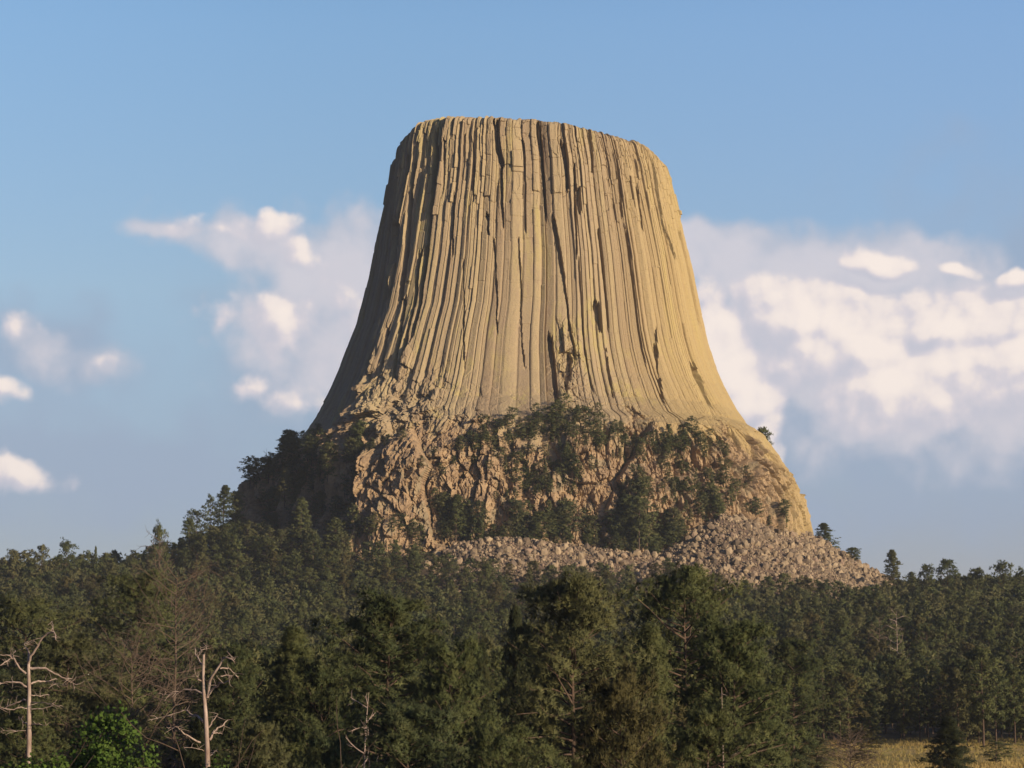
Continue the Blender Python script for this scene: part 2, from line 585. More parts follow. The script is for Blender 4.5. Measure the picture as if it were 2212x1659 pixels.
# traced slots: x0,y0 -> x1,y1, width px, depth m
SLOTS = [(940, 281, 923, 524, 10, 4.5), (921, 523, 889, 729, 11, 4.0), (1070, 257, 1083, 366, 13, 3.8), (1082, 366, 1086, 488, 7, 2.8), (1163, 260, 1180, 469, 9, 3.8),
         (1217, 305, 1226, 407, 11, 3.2), (1195, 469, 1245, 777, 6, 3.0), (1248, 400, 1253, 462, 11, 2.0), (1241, 353, 1246, 560, 5, 2.6), (1275, 278, 1281, 366, 6, 2.4),
         (1294, 500, 1316, 712, 5, 2.6), (1289, 653, 1299, 712, 12, 3.5), (1352, 493, 1397, 790, 5, 3.0), (1410, 349, 1434, 483, 6, 3.0), (1434, 483, 1460, 560, 5, 2.4),
         (1050, 466, 1057, 506, 7, 2.4), (1065, 510, 1074, 729, 4, 1.6), (1421, 715, 1437, 875, 8, 4.0), (893, 353, 858, 660, 10, 4.0), (905, 540, 862, 790, 9, 3.5), (880, 330, 838, 640, 8, 3.2),
         (1189, 722, 1206, 880, 10, 4.0), (1500, 790, 1540, 880, 10, 3.5), (870, 640, 845, 820, 10, 3.5), (1130, 300, 1135, 500, 5, 1.8), (980, 420, 976, 560, 5, 1.8),
         (1020, 300, 1022, 440, 5, 1.6), (1330, 330, 1345, 470, 5, 1.8), (1380, 400, 1392, 500, 5, 1.8), (1000, 560, 1002, 800, 4, 1.4), (1120, 520, 1135, 800, 4, 1.4), (1250, 560, 1285, 860, 4, 1.6), (1230, 770, 1222, 850, 12, 2.5),
         (1470, 500, 1515, 700, 5, 1.8), (1310, 760, 1325, 860, 5, 1.8), (960, 300, 955, 420, 5, 1.6), (850, 470, 815, 700, 8, 3.0), (835, 700, 800, 860, 9, 3.5)]
SLOTP = []
for (x0, y0, x1, y1, w, dp) in SLOTS:
    p0, z0 = pix_to_phiz(x0, y0)
    p1, z1 = pix_to_phiz(x1, y1)
    mid = pix_to_phiz((x0 + x1) / 2 + w / 2, (y0 + y1) / 2)[0] - pix_to_phiz((x0 + x1) / 2 - w / 2, (y0 + y1) / 2)[0]
    SLOTP.append((p0, z0, p1, z1, abs(mid) / 2, dp))

NCOL = 230
wid = np.clip(rng.lognormal(0, 0.30, NCOL), .55, 2.0)
cb = np.concatenate([[0], np.cumsum(wid)])
cb = cb / cb[-1] * 2 * math.pi - math.pi
col_off = rng.normal(0, 0.17, NCOL)
col_tint = rng.random(NCOL)
col_tilt = rng.normal(0, 0.24, NCOL)
col_dep = rng.uniform(0.22, 0.52, NCOL)
brk = [np.sort(rng.uniform(60, 215, 5)) for _ in range(NCOL)]
brkv = [rng.normal(0, 0.24, 6) for _ in range(NCOL)]
grp = rng.normal(0, 1.0, 400)

Z_LEDGE = at(0, 940, CY - 80)[2]
Z_UP = at(0, 480, CY - 50)[2]
Z_BOT = 22.0


def displacement(phi, z):
    """outward displacement in metres, plus (tint, base-rock) attributes"""
    p = (phi + math.pi) % (2 * math.pi) - math.pi
    k = np.clip(np.searchsorted(cb, p, side='right') - 1, 0, NCOL - 1)
    w = (p - cb[k]) / (cb[k + 1] - cb[k]) * 2 - 1
    X, Y, _ = pt_base(phi, z)
    # wavering ledge line where the columns end
    led = Z_LEDGE + 11 * fbm(phi * 6, 0 * z, 3.3, 4, 5) + 2.2 * col_off[k] / .17 - 6 * smooths(0.6, 1.2, p) + 7 * smooths(-0.35, -0.7, p) * smooths(-1.15, -0.85, p) + 2 * (p < -.9)
    wb = smooths(led + 4, led - 5, z + 3.0 * vn(phi * 70, 0 * z, z * .25, 47))
    up = smooths(Z_UP - 12, Z_UP + 14, z + 9 * fbm(phi * 5, 0 * z, 9.1, 3, 8))
    gfac = 1 - wb ** 2
    d = col_dep[k] * np.minimum(1, (1 - np.abs(w)) * 3.2) * (1.0 + 0.15 * up) + col_tilt[k] * w + col_off[k] * 0.9
    bo = np.zeros_like(d)
    for kk in range(NCOL):
        m = k == kk
        if m.any():
            bo[m] = brkv[kk][np.searchsorted(brk[kk], z[m])]
    d = d + bo * (0.55 + 0.9 * up)
    # wider bundles of columns standing in and out
    d = d + 0.9 * fbm(phi * 9, 0 * z, z * 0.002, 2, 31) + 0.45 * fbm(phi * 26, 0 * z, z * 0.004, 2, 33) - 0.9
    # the weathered top third: merged columns cracked into blocks
    # every column is cross-jointed; blocks have dropped out or stand proud, mostly near the top
    zj = z / (5.0 + 4.0 * hsh(k, 0 * k, 0 * k, 401)) + 9 * hsh(k, 0 * k, 0 * k, 402) + 0.12 * w * (hsh(k, 0 * k, 0 * k, 403) - .5)
    zi = np.floor(zj).astype(np.int64)
    zf = zj - zi
    cv = hsh(k, zi, 0 * k, 404) * 2 - 1
    cv = np.sign(cv) * np.abs(cv) ** 2
    d = d + (0.08 + 0.42 * up) * cv - (0.06 + 0.16 * up) * smooths(0.05, 0.0, np.minimum(zf, 1 - zf))
    cv2, cg2 = cells(phi * 60, 0 * z + 1.3, z * 0.2, 72)
    toprim = smooths(rim_z(phi) - 22, rim_z(phi) - 4, z)
    d = d + (0.06 + 0.12 * up + 0.25 * toprim) * 0.6 * cv2
    slot = np.zeros_like(d)
    for (p0, z0, p1, z1, hw, dp) in SLOTP:
        near = np.where((p > min(p0, p1) - 2.5 * hw) & (p < max(p0, p1) + 2.5 * hw) & (z < z0 + 4) & (z > z1 - 6))[0]
        if len(near) == 0:
            continue
        pn, zn = p[near], z[near]
        t = (zn - z0) / (z1 - z0)
        t = t + 2.2 / abs(z1 - z0) * vn(pn * 150, 0 * zn, zn * .3, 19)
        pc = p0 + (p1 - p0) * t + 0.25 * hw * vn(zn * 0.12, 0 * zn, 7.7, int(abs(p0) * 1000))
        wd = hw * (1.1 - .45 * np.clip(t, 0, 1)) * (1 + .25 * vn(zn * .15, 0 * zn, p0 * 50, 23))
        e = smooths(1.2, 0.85, np.abs(pn - pc) / wd) * smooths(-0.02, 0.03, t) * smooths(1.02, 0.9, t)
        slot[near] = np.maximum(slot[near], e * dp * (1.05 + .3 * vn(zn * .08, 0 * zn, p0 * 31, 29)))
    d = d - slot
    # broken area low on the left of the columns, and the rubble chute in the middle
    rough_l = smooths(-0.22, -0.42, p) * smooths(-1.02, -0.85, p) * smooths(led + 36, led + 4, z + 9 * vn(phi * 11, 0 * z, 5.5, 2))
    xc = (p - pix_to_phiz(1228, 800)[0]) / 0.055
    chute = np.exp(-xc * xc) * smooths(led + 48, led + 34, z)
    wx, wy = X + 1.5 * vn(X * .09, Y * .09, z * .06, 61), Y + 1.5 * vn(X * .09, Y * .09, z * .06, 62)
    blk, gap = cells(wx * 0.075, wy * 0.075, z * 0.026, 11, 1.6)
    blk2, gap2 = cells(wx * 0.22, wy * 0.22, z * 0.055, 12, 1.6)
    blk3, gap3 = cells(wx * 0.60, wy * 0.60, z * 0.15, 13, 1.5)
    blk4, gap4 = cells(X * 1.4, Y * 1.4, z * 0.5, 14, 1.2)
    frac = 2.4 * blk + 1.5 * blk2 + 0.75 * blk3 + 0.3 * blk4 - 0.8 * smooths(0.08, 0, gap) - 0.9 * smooths(0.09, 0, gap2) - 0.5 * smooths(0.1, 0, gap3)
    d = d * gfac + frac * np.clip(0.75 * rough_l + 0.5 * chute + 0.16 * smooths(led + 30, led + 2, z), 0, 1) * (1 - wb)
    smooth_dome = smooths(0.85, 1.2, p) * (p < 2.2)
    big = fbm(X * 0.045, Y * 0.045, z * 0.04, 3, 41)
    bd = (6.0 * big - 1.0) * (1 - smooth_dome) + frac * (1 - 0.42 * smooth_dome) + smooth_dome * (0.5 * (1 - np.abs(w) ** 3) - 1.2)
    # buttress standing forward at the lower left, dark recess beside it
    pb0 = pix_to_phiz(778, 1080)[0]
    pb1 = pix_to_phiz(930, 1080)[0]
    wig = 0.02 * fbm(z * 0.12, 0 * z, 0.5, 3, 77)
    zbt = at(0, 985, CY - 80)[2]
    butt = smooths(pb0 - 0.015, pb0 + 0.015, p + wig) * smooths(pb1 + 0.25, pb1 - 0.12, p) * smooths(zbt + 12, zbt - 4, z)
    rec = smooths(pb0 + 0.0, pb0 - 0.03, p + wig) * smooths(-1.35, -0.95, p) * smooths(zbt + 10, zbt - 8, z)
    bd = bd + 10.0 * butt - 6.0 * rec
    d = d + bd * wb
    dome = np.clip(smooth_dome, 0, 1)
    basea = np.clip(wb * (1 - 0.8 * dome), 0, 1)
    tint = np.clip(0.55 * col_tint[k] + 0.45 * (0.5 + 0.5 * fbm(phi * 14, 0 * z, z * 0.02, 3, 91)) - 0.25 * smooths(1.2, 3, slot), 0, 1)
    # tint darkens towards the column edges
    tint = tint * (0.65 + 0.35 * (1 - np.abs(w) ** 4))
    return d, tint, basea


def surf(phi, z):
    X, Y, Z = pt_base(phi, z)
    d, t, b = displacement(phi, z)
    # outward horizontal normal of the plan curve
    e = 1e-3
    X1, Y1, _ = pt_base(phi + e, z)
    X0, Y0, _ = pt_base(phi - e, z)
    tx, ty = X1 - X0, Y1 - Y0
    ln = np.sqrt(tx * tx + ty * ty) + 1e-9
    nx, ny = ty / ln, -tx / ln
    return X + nx * d, Y + ny * d, Z, t, b


def build_tower():
    NF, NB, NZ = 1560, 360, 600
    ph = np.concatenate([np.linspace(-1.75, 1.75, NF, endpoint=False), np.linspace(1.75, 2 * math.pi - 1.75, NB, endpoint=False)])
    n = len(ph)
    tt = np.linspace(0, 1, NZ)
    rz = rim_z(ph)
    P = np.broadcast_to(ph, (NZ, n)).copy()
    zc = Z_UP + 8
    # rows: straight up to zc, then squeezed so the last row is the rim
    z_flat = Z_BOT + tt * (215 - Z_BOT)
    Z = np.where(z_flat[:, None] <= zc, z_flat[:, None], zc + (z_flat[:, None] - zc) / (215 - zc) * (rz[None, :] - zc))
    X, Y, Zz, T, B = surf(P.ravel(), Z.ravel())
    X, Y, Zz, T, B = [a.reshape(NZ, n) for a in (X, Y, Zz, T, B)]
    # rounded shoulder at the rim
    cxy = (X[-1].mean(), CY)
    q = np.clip((Zz - (rz[None, :] - 2.5)) / 2.5, 0, 1)
    sh = 1 - np.sqrt(np.clip(1 - q * q, 0, 1)) * 1.0
    pull = sh * 2.2
    dx, dy = X - cxy[0], Y - cxy[1]
    rr = np.sqrt(dx * dx + dy * dy)
    X = X - dx / rr * pull
    Y = Y - dy / rr * pull
    Zz = Zz + 0.5 * vn(P * 60, 0 * P, Zz * 0.3, 3) * q
    # summit: rings closing inwards
    rings = 26
    Xs, Ys, Zs = [], [], []
    for i in range(1, rings + 1):
        f = 1 - (i / rings) ** 1.2
        xx = cxy[0] + (X[-1] - cxy[0]) * f
        yy = cxy[1] + (Y[-1] - cxy[1]) * f
        zz = Zz[-1] * f + (1 - f) * (Zz[-1].mean()) + 0.8 * fbm(xx * .2, yy * .2, 0 * xx, 3, 4) * min(1, i / 3) - 0.6
        Xs.append(xx); Ys.append(yy); Zs.append(zz)
    # split: base apron below the ledge and shaft above share a row
    zl = Z_LEDGE - 3
    ki = int((zl - Z_BOT) / (215 - Z_BOT) * (NZ - 1))
    root = bpy.data.objects.new('rock_tower', None)
    COL.objects.link(root)
    root.location = (cxy[0], CY, 40)
    tag(root, 'huge flat-topped butte of vertical tan rock columns rising above the pine forest', 'rock tower')

    def grid(Xg, Yg, Zg, Tg, Bg, name, mat):
        r, m_ = Xg.shape
        V = np.stack([Xg.ravel() - cxy[0], Yg.ravel() - CY, Zg.ravel() - 40], 1)
        i = np.arange(r - 1)[:, None]
        j = np.arange(m_)[None, :]
        j2 = (j + 1) % m_
        F = np.stack(np.broadcast_arrays(i * m_ + j, i * m_ + j2, (i + 1) * m_ + j2, (i + 1) * m_ + j), -1).reshape(-1, 4)
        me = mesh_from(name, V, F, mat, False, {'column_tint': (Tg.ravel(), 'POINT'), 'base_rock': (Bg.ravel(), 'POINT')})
        return link(name, me, root)
    sl = slice(ki, None)
    kc = int((zc - Z_BOT) / (215 - Z_BOT) * (NZ - 1))
    a = grid(X[:ki + 1], Y[:ki + 1], Zz[:ki + 1], T[:ki + 1], B[:ki + 1], 'base_cliff', M_TOWER)
    b = grid(X[ki:], Y[ki:], Zz[ki:], T[ki:], B[ki:], 'column_shaft', M_TOWER)
    Xc = np.vstack([X[-1:], np.array(Xs)])
    Yc = np.vstack([Y[-1:], np.array(Ys)])
    Zc = np.vstack([Zz[-1:], np.array(Zs)])
    c_ = grid(Xc, Yc, Zc, np.full(Xc.shape, .5), np.zeros(Xc.shape), 'summit', M_TOWER)
    return root


# ------------------------------------------------------------------ terrain
GD = [(-400, 2), (0, -1.9), (30, -6), (70, -11.5), (110, -13.5), (200, -12), (300, -10.5), (450, -9.2), (520, -5), (600, 4), (700, 15), (780, 24), (850, 32), (900, 35), (1000, 33), (1200, 15), (1600, -30), (3000, -60), (12000, -60)]
GX = np.array([g[0] for g in GD], float)
GZ = np.array([g[1] for g in GD], float)
P1 = at(1560, 1112, 803)
P2 = at(1728, 1142, 862)
Q1 = at(1000, 1176, 784)
Q2 = at(1085, 1160, 784)
Q3 = at(1420, 1200, 784)


def seg_dist(x, y, A, B):
    ax, ay = A[0], A[1]
    bx, by = B[0] - ax, B[1] - ay
    t = np.clip(((x - ax) * bx + (y - ay) * by) / (bx * bx + by * by), 0, 1)
    return np.hypot(x - ax - t * bx, y - ay - t * by), t


def ground(x, y, parts=False):
    x = np.asarray(x, float)
    y = np.asarray(y, float)
    h = np.interp(y, GX, GZ)
    far = smooths(560, 850, y)
    h = h - far * np.clip((x + 10) / 130, 0, 1.2) * 5.5
    h = h + far * smooths(-60, -95, x) * 1.5 - far * smooths(-100, -190, x) * 3
    h = h + 1.6 * fbm(x * 0.012, y * 0.012, 0 * x, 3, 201) * smooths(40, 120, y) + 0.25 * fbm(x * 0.09, y * 0.09, 0 * x, 3, 202)
    cx, a, b = prof(48.0)
    rho = np.sqrt(((x - cx) / a) ** 2 + ((y - CY) / (b + 3)) ** 2)
    dist = (rho - 1) * 105
    sk = 45.0 - 0.42 * dist - 3 * smooths(0, 60, x)
    sk = np.where(dist < 0, 45.0, sk)
    # left flank climbs higher
    lf = smooths(-40, -95, x)
    sk = sk + 7 * lf * smooths(60, 0, np.abs(dist))
    d1, t1 = seg_dist(x, y, P1, P2)
    c1 = P1[2] + (P2[2] - P1[2]) * t1 - 0.60 * d1
    d2, t2 = seg_dist(x, y, Q1, Q2)
    c2 = Q1[2] + (Q2[2] - Q1[2]) * t2 - 0.50 * d2
    d3, t3 = seg_dist(x, y, Q2, Q3)
    c3 = Q2[2] + (Q3[2] - Q2[2]) * t3 - 0.50 * d3
    cone = np.maximum(c1, np.maximum(c2, c3)) + 0.8 * fbm(x * .12, y * .12, 0 * x, 3, 203)
    tal = smooths(-2.0, 1.0, cone - np.maximum(h, sk))
    tal = np.maximum(tal, smooths(0, 1.5, sk - h) * smooths(-22, -16, x) * (y < CY) * smooths(48, 38, x))
    hh = np.maximum(np.maximum(h, sk), cone)
    if parts:
        # meadow: open grass on the valley floor to the right
        mpx = 1106 + 5248 * x / np.maximum(y, 1)
        mead = smooths(150, 200, y) * smooths(450, 400, y + 14 * vn(x * .05, y * .01, 0, 3)) * smooths(5, 20, x)
        return hh, tal, mead
    return hh


def build_ground():
    ys = np.concatenate([np.linspace(-400, 100, 40, endpoint=False), np.linspace(100, 640, 130, endpoint=False), np.linspace(640, 960, 200, endpoint=False), np.linspace(960, 1600, 50, endpoint=False), np.geomspace(1600, 14000, 40)])
    xs = np.concatenate([-np.geomspace(12000, 260, 40, endpoint=False), np.linspace(-260, 260, 300, endpoint=False), np.geomspace(260, 12000, 40)])
    Xg, Yg = np.meshgrid(xs, ys)
    H, T, Mw = ground(Xg.ravel(), Yg.ravel(), True)
    m_ = len(xs)
    i = np.arange(len(ys) - 1)[:, None]
    j = np.arange(m_ - 1)[None, :]
    F = np.stack(np.broadcast_arrays(i * m_ + j, i * m_ + j + 1, (i + 1) * m_ + j + 1, (i + 1) * m_ + j), -1).reshape(-1, 4)
    me = mesh_from('ground', np.stack([Xg.ravel(), Yg.ravel(), H], 1), F, M_GROUND, True, {'meadow': (Mw, 'POINT'), 'talus': (T, 'POINT')})
    tag(link('ground', me), kind='structure')


build_tower()
build_ground()

# ------------------------------------------------------------------ boulders on the talus
def rock_mesh(seed):
    import bmesh
    r = random.Random(seed)
    bm = bmesh.new()
    bmesh.ops.create_icosphere(bm, subdivisions=1, radius=0.5)
    sx, sy, sz = r.uniform(.8, 1.3), r.uniform(.6, 1.0), r.uniform(.55, .9)
    for v in bm.verts:
        q = v.co
        m_ = max(abs(q.x), abs(q.y), abs(q.z))
        q *= (0.55 + 0.22 / m_) * r.uniform(.86, 1.14)
        q.x *= sx; q.y *= sy; q.z *= sz
    bm.verts.index_update()
    V = np.array([v.co[:] for v in bm.verts])
    F = np.array([[v.index for v in f.verts] for f in bm.faces])
    bm.free()
    return V, F


ROCKS = [rock_mesh(100 + i) for i in range(8)]


def euler_mats(n, r, tilt=math.pi):
    a, b, c_ = r.uniform(-tilt, tilt, n), r.uniform(-tilt, tilt, n), r.uniform(-math.pi, math.pi, n)
    ca, sa, cb_, sb, cc, sc = np.cos(a), np.sin(a), np.cos(b), np.sin(b), np.cos(c_), np.sin(c_)
    Mx = np.zeros((n, 3, 3)); Mx[:, 0, 0] = 1; Mx[:, 1, 1] = ca; Mx[:, 1, 2] = -sa; Mx[:, 2, 1] = sa; Mx[:, 2, 2] = ca
    My = np.zeros((n, 3, 3)); My[:, 1, 1] = 1; My[:, 0, 0] = cb_; My[:, 0, 2] = sb; My[:, 2, 0] = -sb; My[:, 2, 2] = cb_
    Mz = np.zeros((n, 3, 3)); Mz[:, 2, 2] = 1; Mz[:, 0, 0] = cc; Mz[:, 0, 1] = -sc; Mz[:, 1, 0] = sc; Mz[:, 1, 1] = cc
    return Mz @ My @ Mx, np.stack([a, b, c_], 1)


def build_boulders():
    r = np.random.default_rng(77)
    n = 75000
    x = r.uniform(-45, 150, n)
    y = r.uniform(690, 880, n)
    h, t, _ = ground(x, y, True)
    keep = t > 0.4
    cx, a, b = prof(h)
    ph = np.arctan2((x - cx) / a, -(y - CY) / b)
    inside = ((np.abs(x - cx) / a) ** NEXP + (np.abs(y - CY) / b) ** NEXP) < 0.93
    keep &= ~inside
    x, y, h = x[keep], y[keep], h[keep]
    s = 0.45 + r.pareto(2.3, len(x)) * 0.42
    s = np.clip(s, 0.45, 2.9)
    px, py = proj(x, y, h)
    order = np.argsort(-(s / y) * ((py < 1235) | (px > 1500)))
    x, y, h, s = x[order], y[order], h[order], s[order]
    mats = []
    mes = []
    for i, (V, F) in enumerate(ROCKS):
        me = mesh_from('boulder', V, F, M_BOULDER)
        mes.append(me)
    last = None
    nind = 0
    R, E = euler_mats(len(x), r)
    used = np.zeros(len(x), bool)
    taken = []
    for i in range(len(x)):
        if nind >= 300:
            break
        if i > 3500:
            break
        if any((x[i] - q[0]) ** 2 + (y[i] - q[1]) ** 2 < (0.45 * (s[i] + q[2])) ** 2 for q in taken):
            continue
        o = bpy.data.objects.new('boulder', mes[i % 8])
        COL.objects.link(o)
        o.location = (x[i], y[i], h[i] + 0.18 * s[i])
        o.rotation_euler = E[i]
        o.scale = (s[i],) * 3
        p_ = proj(x[i], y[i], h[i])
        if p_[0] > 1480:
            lb = 'larger tan boulder lying among smaller rocks on the big rubble slope right of the tower'
        else:
            lb = 'larger tan boulder lying in the low rubble band below the tower base'
        tag(o, lb, 'boulder', 'large boulders of the right rubble slope' if p_[0] > 1480 else 'large boulders of the low rubble band')
        used[i] = True
        taken.append((x[i], y[i], s[i]))
        nind += 1
    rest = np.where(~used)[0]
    Vs, Fs, Rs = [], [], []
    off = 0
    for k in range(8):
        idx = rest[rest % 8 == k]
        V, F = ROCKS[k]
        vv = np.einsum('nij,mj->nmi', R[idx], V) * s[idx][:, None, None]
        vv[:, :, 0] += x[idx][:, None]
        vv[:, :, 1] += y[idx][:, None]
        vv[:, :, 2] += (h[idx] + 0.12 * s[idx])[:, None]
        ff = F[None] + (np.arange(len(idx)) * len(V))[:, None, None] + off
        off += len(idx) * len(V)
        Vs.append(vv.reshape(-1, 3)); Fs.append(ff.reshape(-1, 3)); Rs.append(np.repeat(r.random(len(idx)), len(F)))
    me = mesh_from('boulder_rubble', np.vstack(Vs), np.vstack(Fs), M_BOULDER, False, {'rnd': (np.concatenate(Rs), 'FACE')})
    o = link('boulder_rubble', me)
    tag(o, 'pale tan rubble of countless broken rocks spilling down below the tower', 'rubble', kind='stuff')


build_boulders()

# ------------------------------------------------------------------ trees
def tube(pts, rad, sides=6):
    """tapered tube along a polyline -> V, F(quads)"""
    pts = np.asarray(pts, float)
    rad = np.asarray(rad, float)
    n = len(pts)
    d = np.gradient(pts, axis=0)
    d /= np.linalg.norm(d, axis=1)[:, None] + 1e-9
    ref = np.array([0.31, 0.95, 0.05]) if abs(d[0][2]) > 0.7 else np.array([0.05, 0.1, 0.99])
    s1 = np.cross(d, ref)
    s1 /= np.linalg.norm(s1, axis=1)[:, None] + 1e-9
    s2 = np.cross(d, s1)
    a = np.arange(sides) * 2 * math.pi / sides
    V = pts[:, None, :] + rad[:, None, None] * (np.cos(a)[None, :, None] * s1[:, None, :] + np.sin(a)[None, :, None] * s2[:, None, :])
    i = np.arange(n - 1)[:, None]
    j = np.arange(sides)[None, :]
    j2 = (j + 1) % sides
    F = np.stack(np.broadcast_arrays(i * sides + j, i * sides + j2, (i + 1) * sides + j2, (i + 1) * sides + j), -1).reshape(-1, 4)
    return V.reshape(-1, 3), F


class Bag:
    def __init__(s):
        s.V, s.F, s.n = [], [], 0

    def add(s, VF):
        V, F = VF
        s.V.append(V)
        s.F.append(F + s.n)
        s.n += len(V)

    def get(s):
        return np.vstack(s.V), np.vstack(s.F)


def sprays(C, D, L, Wd, r):
    """thin triangles from centre C along D"""
    n = len(C)
    side = np.cross(D, r.normal(0, 1, (n, 3)))
    side /= np.linalg.norm(side, axis=1)[:, None] + 1e-9
    hw = (Wd * 0.5)[:, None] * side
    V = np.stack([C - hw, C + hw, C + D * L[:, None]], 1)
    return V.reshape(-1, 3)


def make_pine(seed, H, Wd, lod, shape='round', bare=0.18, dens=1.0, open_=0.0):
    """returns trunk (V,F4) and crown (V,F3,leaf); lod 0 near, 1 middle, 2 far"""
    r = np.random.default_rng(seed)
    tr = Bag()
    nseg = [12, 6, 4][lod]
    zs = np.linspace(-0.6, H * 0.97, nseg)
    lean = r.normal(0, 0.012, 2) * H
    wob = r.normal(0, 0.006 * H, (nseg, 2)).cumsum(0) * 0.4
    tp = np.stack([lean[0] * (zs / H) ** 2 + wob[:, 0], lean[1] * (zs / H) ** 2 + wob[:, 1], zs], 1)
    r0 = 0.014 * H
    rad = r0 * (1 - 0.93 * np.clip(zs / H, 0, 1)) ** 0.9
    tr.add(tube(tp, rad, [9, 6, 4][lod]))
    nb = int([95, 46, 26][lod] * dens)
    ncl = [5, 4, 2][lod]
    nt = [15, 7, 5][lod]
    nd = [15, 7, 4][lod]
    ll = [0.30, 0.42, 0.80][lod]
    lw = [0.045, 0.14, 0.40][lod]
    Cs, Ds, Lf, Ns = [], [], [], []
    ga = r.uniform(0, 6.28)
    for i in range(nb):
        f = (i + r.uniform(0, 1)) / nb
        t = bare + (1 - bare) * f ** 0.9
        if shape == 'cone':
            pr = (1 - f) ** 0.8 * 0.95 + 0.06
        elif shape == 'flat':
            pr = 0.55 + 0.75 * math.sin(math.pi * min(1, 0.15 + f * 0.8)) if f > 0.2 else 0.5
            pr *= 0.8 if f < 0.9 else 0.55
        else:
            pr = (math.sin(math.pi * (0.14 + 0.78 * f)) ** 0.8) * (0.95 if f > 0.25 else 0.8)
        if r.random() < open_:
            continue
        L = Wd * 0.5 * pr * r.uniform(0.72, 1.12) * (1.25 if r.random() < 0.12 else 1)
        ga += 2.4 + r.normal(0, 0.35)
        rise = (0.62 * f - 0.18 + r.normal(0, 0.12)) if shape != 'cone' else (-0.12 + 0.35 * f + r.normal(0, .08))
        base = np.array([np.interp(t * H, zs, tp[:, 0]), np.interp(t * H, zs, tp[:, 1]), t * H])
        dr = np.array([math.cos(ga), math.sin(ga), rise])
        dr /= np.linalg.norm(dr)
        q = np.array([0, 0.35, 0.7, 1.0])
        bp = base + dr * L * q[:, None] + np.array([0, 0, 1.0]) * (q ** 2)[:, None] * L * r.uniform(-0.02, 0.22)
        bp[1:] += r.normal(0, 0.03 * L, (3, 3))
        br = 0.011 * L + 0.02
        if lod < 2 or i % 3 == 0:
            tr.add(tube(bp, br * np.array([1, .75, .5, .2]), [5, 3, 3][lod]))
        ss = r.uniform(0.30, 1.02, ncl)
        ss[0] = 1.0
        for s_ in ss:
            c0 = np.array([np.interp(s_, q, bp[:, k]) for k in range(3)])
            c0 = c0 + r.normal(0, 0.07 * L, 3) * (1, 1, 0.5)
            rc = (0.38 + 0.13 * L) * r.uniform(0.7, 1.3) * (1.25 if lod == 2 else 1.1)
            m_ = nt
            o = r.normal(0, 1, (m_, 3))
            o /= np.linalg.norm(o, axis=1)[:, None]
            o *= (0.45 + 0.55 * r.random((m_, 1)) ** 0.5) * rc
            o[:, 2] = np.abs(o[:, 2]) * 0.85 - 0.25 * rc
            cc = c0 + o
            od = o / (np.linalg.norm(o, axis=1)[:, None] + 1e-6)
            D = r.normal(0, 1, (m_, nd, 3)) + od[:, None, :] * 0.9 + np.array([0, 0, .45])
            D /= np.linalg.norm(D, axis=2)[:, :, None]
            ax = np.array([base[0], base[1], H * (0.25 + .55 * t)])
            cd_ = (cc - ax) / (np.linalg.norm(cc - ax, axis=1)[:, None] + 1e-6)
            nn = od * 0.75 + cd_ * 0.55 + np.array([0, 0, .25])
            nn /= np.linalg.norm(nn, axis=1)[:, None] + 1e-6
            Ns.append(np.repeat(nn, nd, 0))
            Cs.append(np.repeat(cc, nd, 0))
            Ds.append(D.reshape(-1, 3))
            Lf.append(np.repeat(np.clip(r.normal(0.45, 0.22) + r.normal(0, .12, m_), 0, 1), nd))
    # leader tuft
    m_ = nt * 2
    cc = tp[-1] + r.normal(0, 0.3, (m_, 3))
    D = r.normal(0, 1, (m_, nd, 3)) + np.array([0, 0, .8])
    D /= np.linalg.norm(D, axis=2)[:, :, None]
    Cs.append(np.repeat(cc, nd, 0)); Ds.append(D.reshape(-1, 3)); Lf.append(np.full(m_ * nd, .5)); Ns.append(np.repeat(np.tile([0, 0, 1.0], (m_, 1)), nd, 0))
    C = np.vstack(Cs); D = np.vstack(Ds); Lf = np.concatenate(Lf)
    n = len(C)
    V = sprays(C, D, ll * r.uniform(0.65, 1.3, n), lw * r.uniform(.7, 1.3, n), r)
    F = np.arange(n * 3).reshape(n, 3)
    tv, tf = tr.get()
    return tv, tf, V, F, Lf, np.vstack(Ns)


def grow(base, d, L, r, depth, bag, rad, droop=0.0, nchild=(3, 4)):
    """recursive bare branch"""
    n = 5
    pts = [np.array(base, float)]
    dd = np.array(d, float)
    for i in range(n - 1):
        dd = dd + r.normal(0, 0.17, 3) + np.array([0, 0, droop])
        dd /= np.linalg.norm(dd)
        pts.append(pts[-1] + dd * L / (n - 1))
    pts = np.array(pts)
    bag.add(tube(pts, rad * np.linspace(1, 0.35, n), 5 if depth > 1 else 3))
    if depth <= 0:
        return
    for _ in range(r.integers(nchild[0], nchild[1] + 1)):
        t = r.uniform(0.3, 1.0)
        p = np.array([np.interp(t * (n - 1), range(n), pts[:, k]) for k in range(3)])
        nd_ = dd * 0.7 + r.normal(0, 0.6, 3)
        nd_ /= np.linalg.norm(nd_)
        grow(p, nd_, L * r.uniform(0.35, 0.6), r, depth - 1, bag, rad * 0.5, droop, nchild)


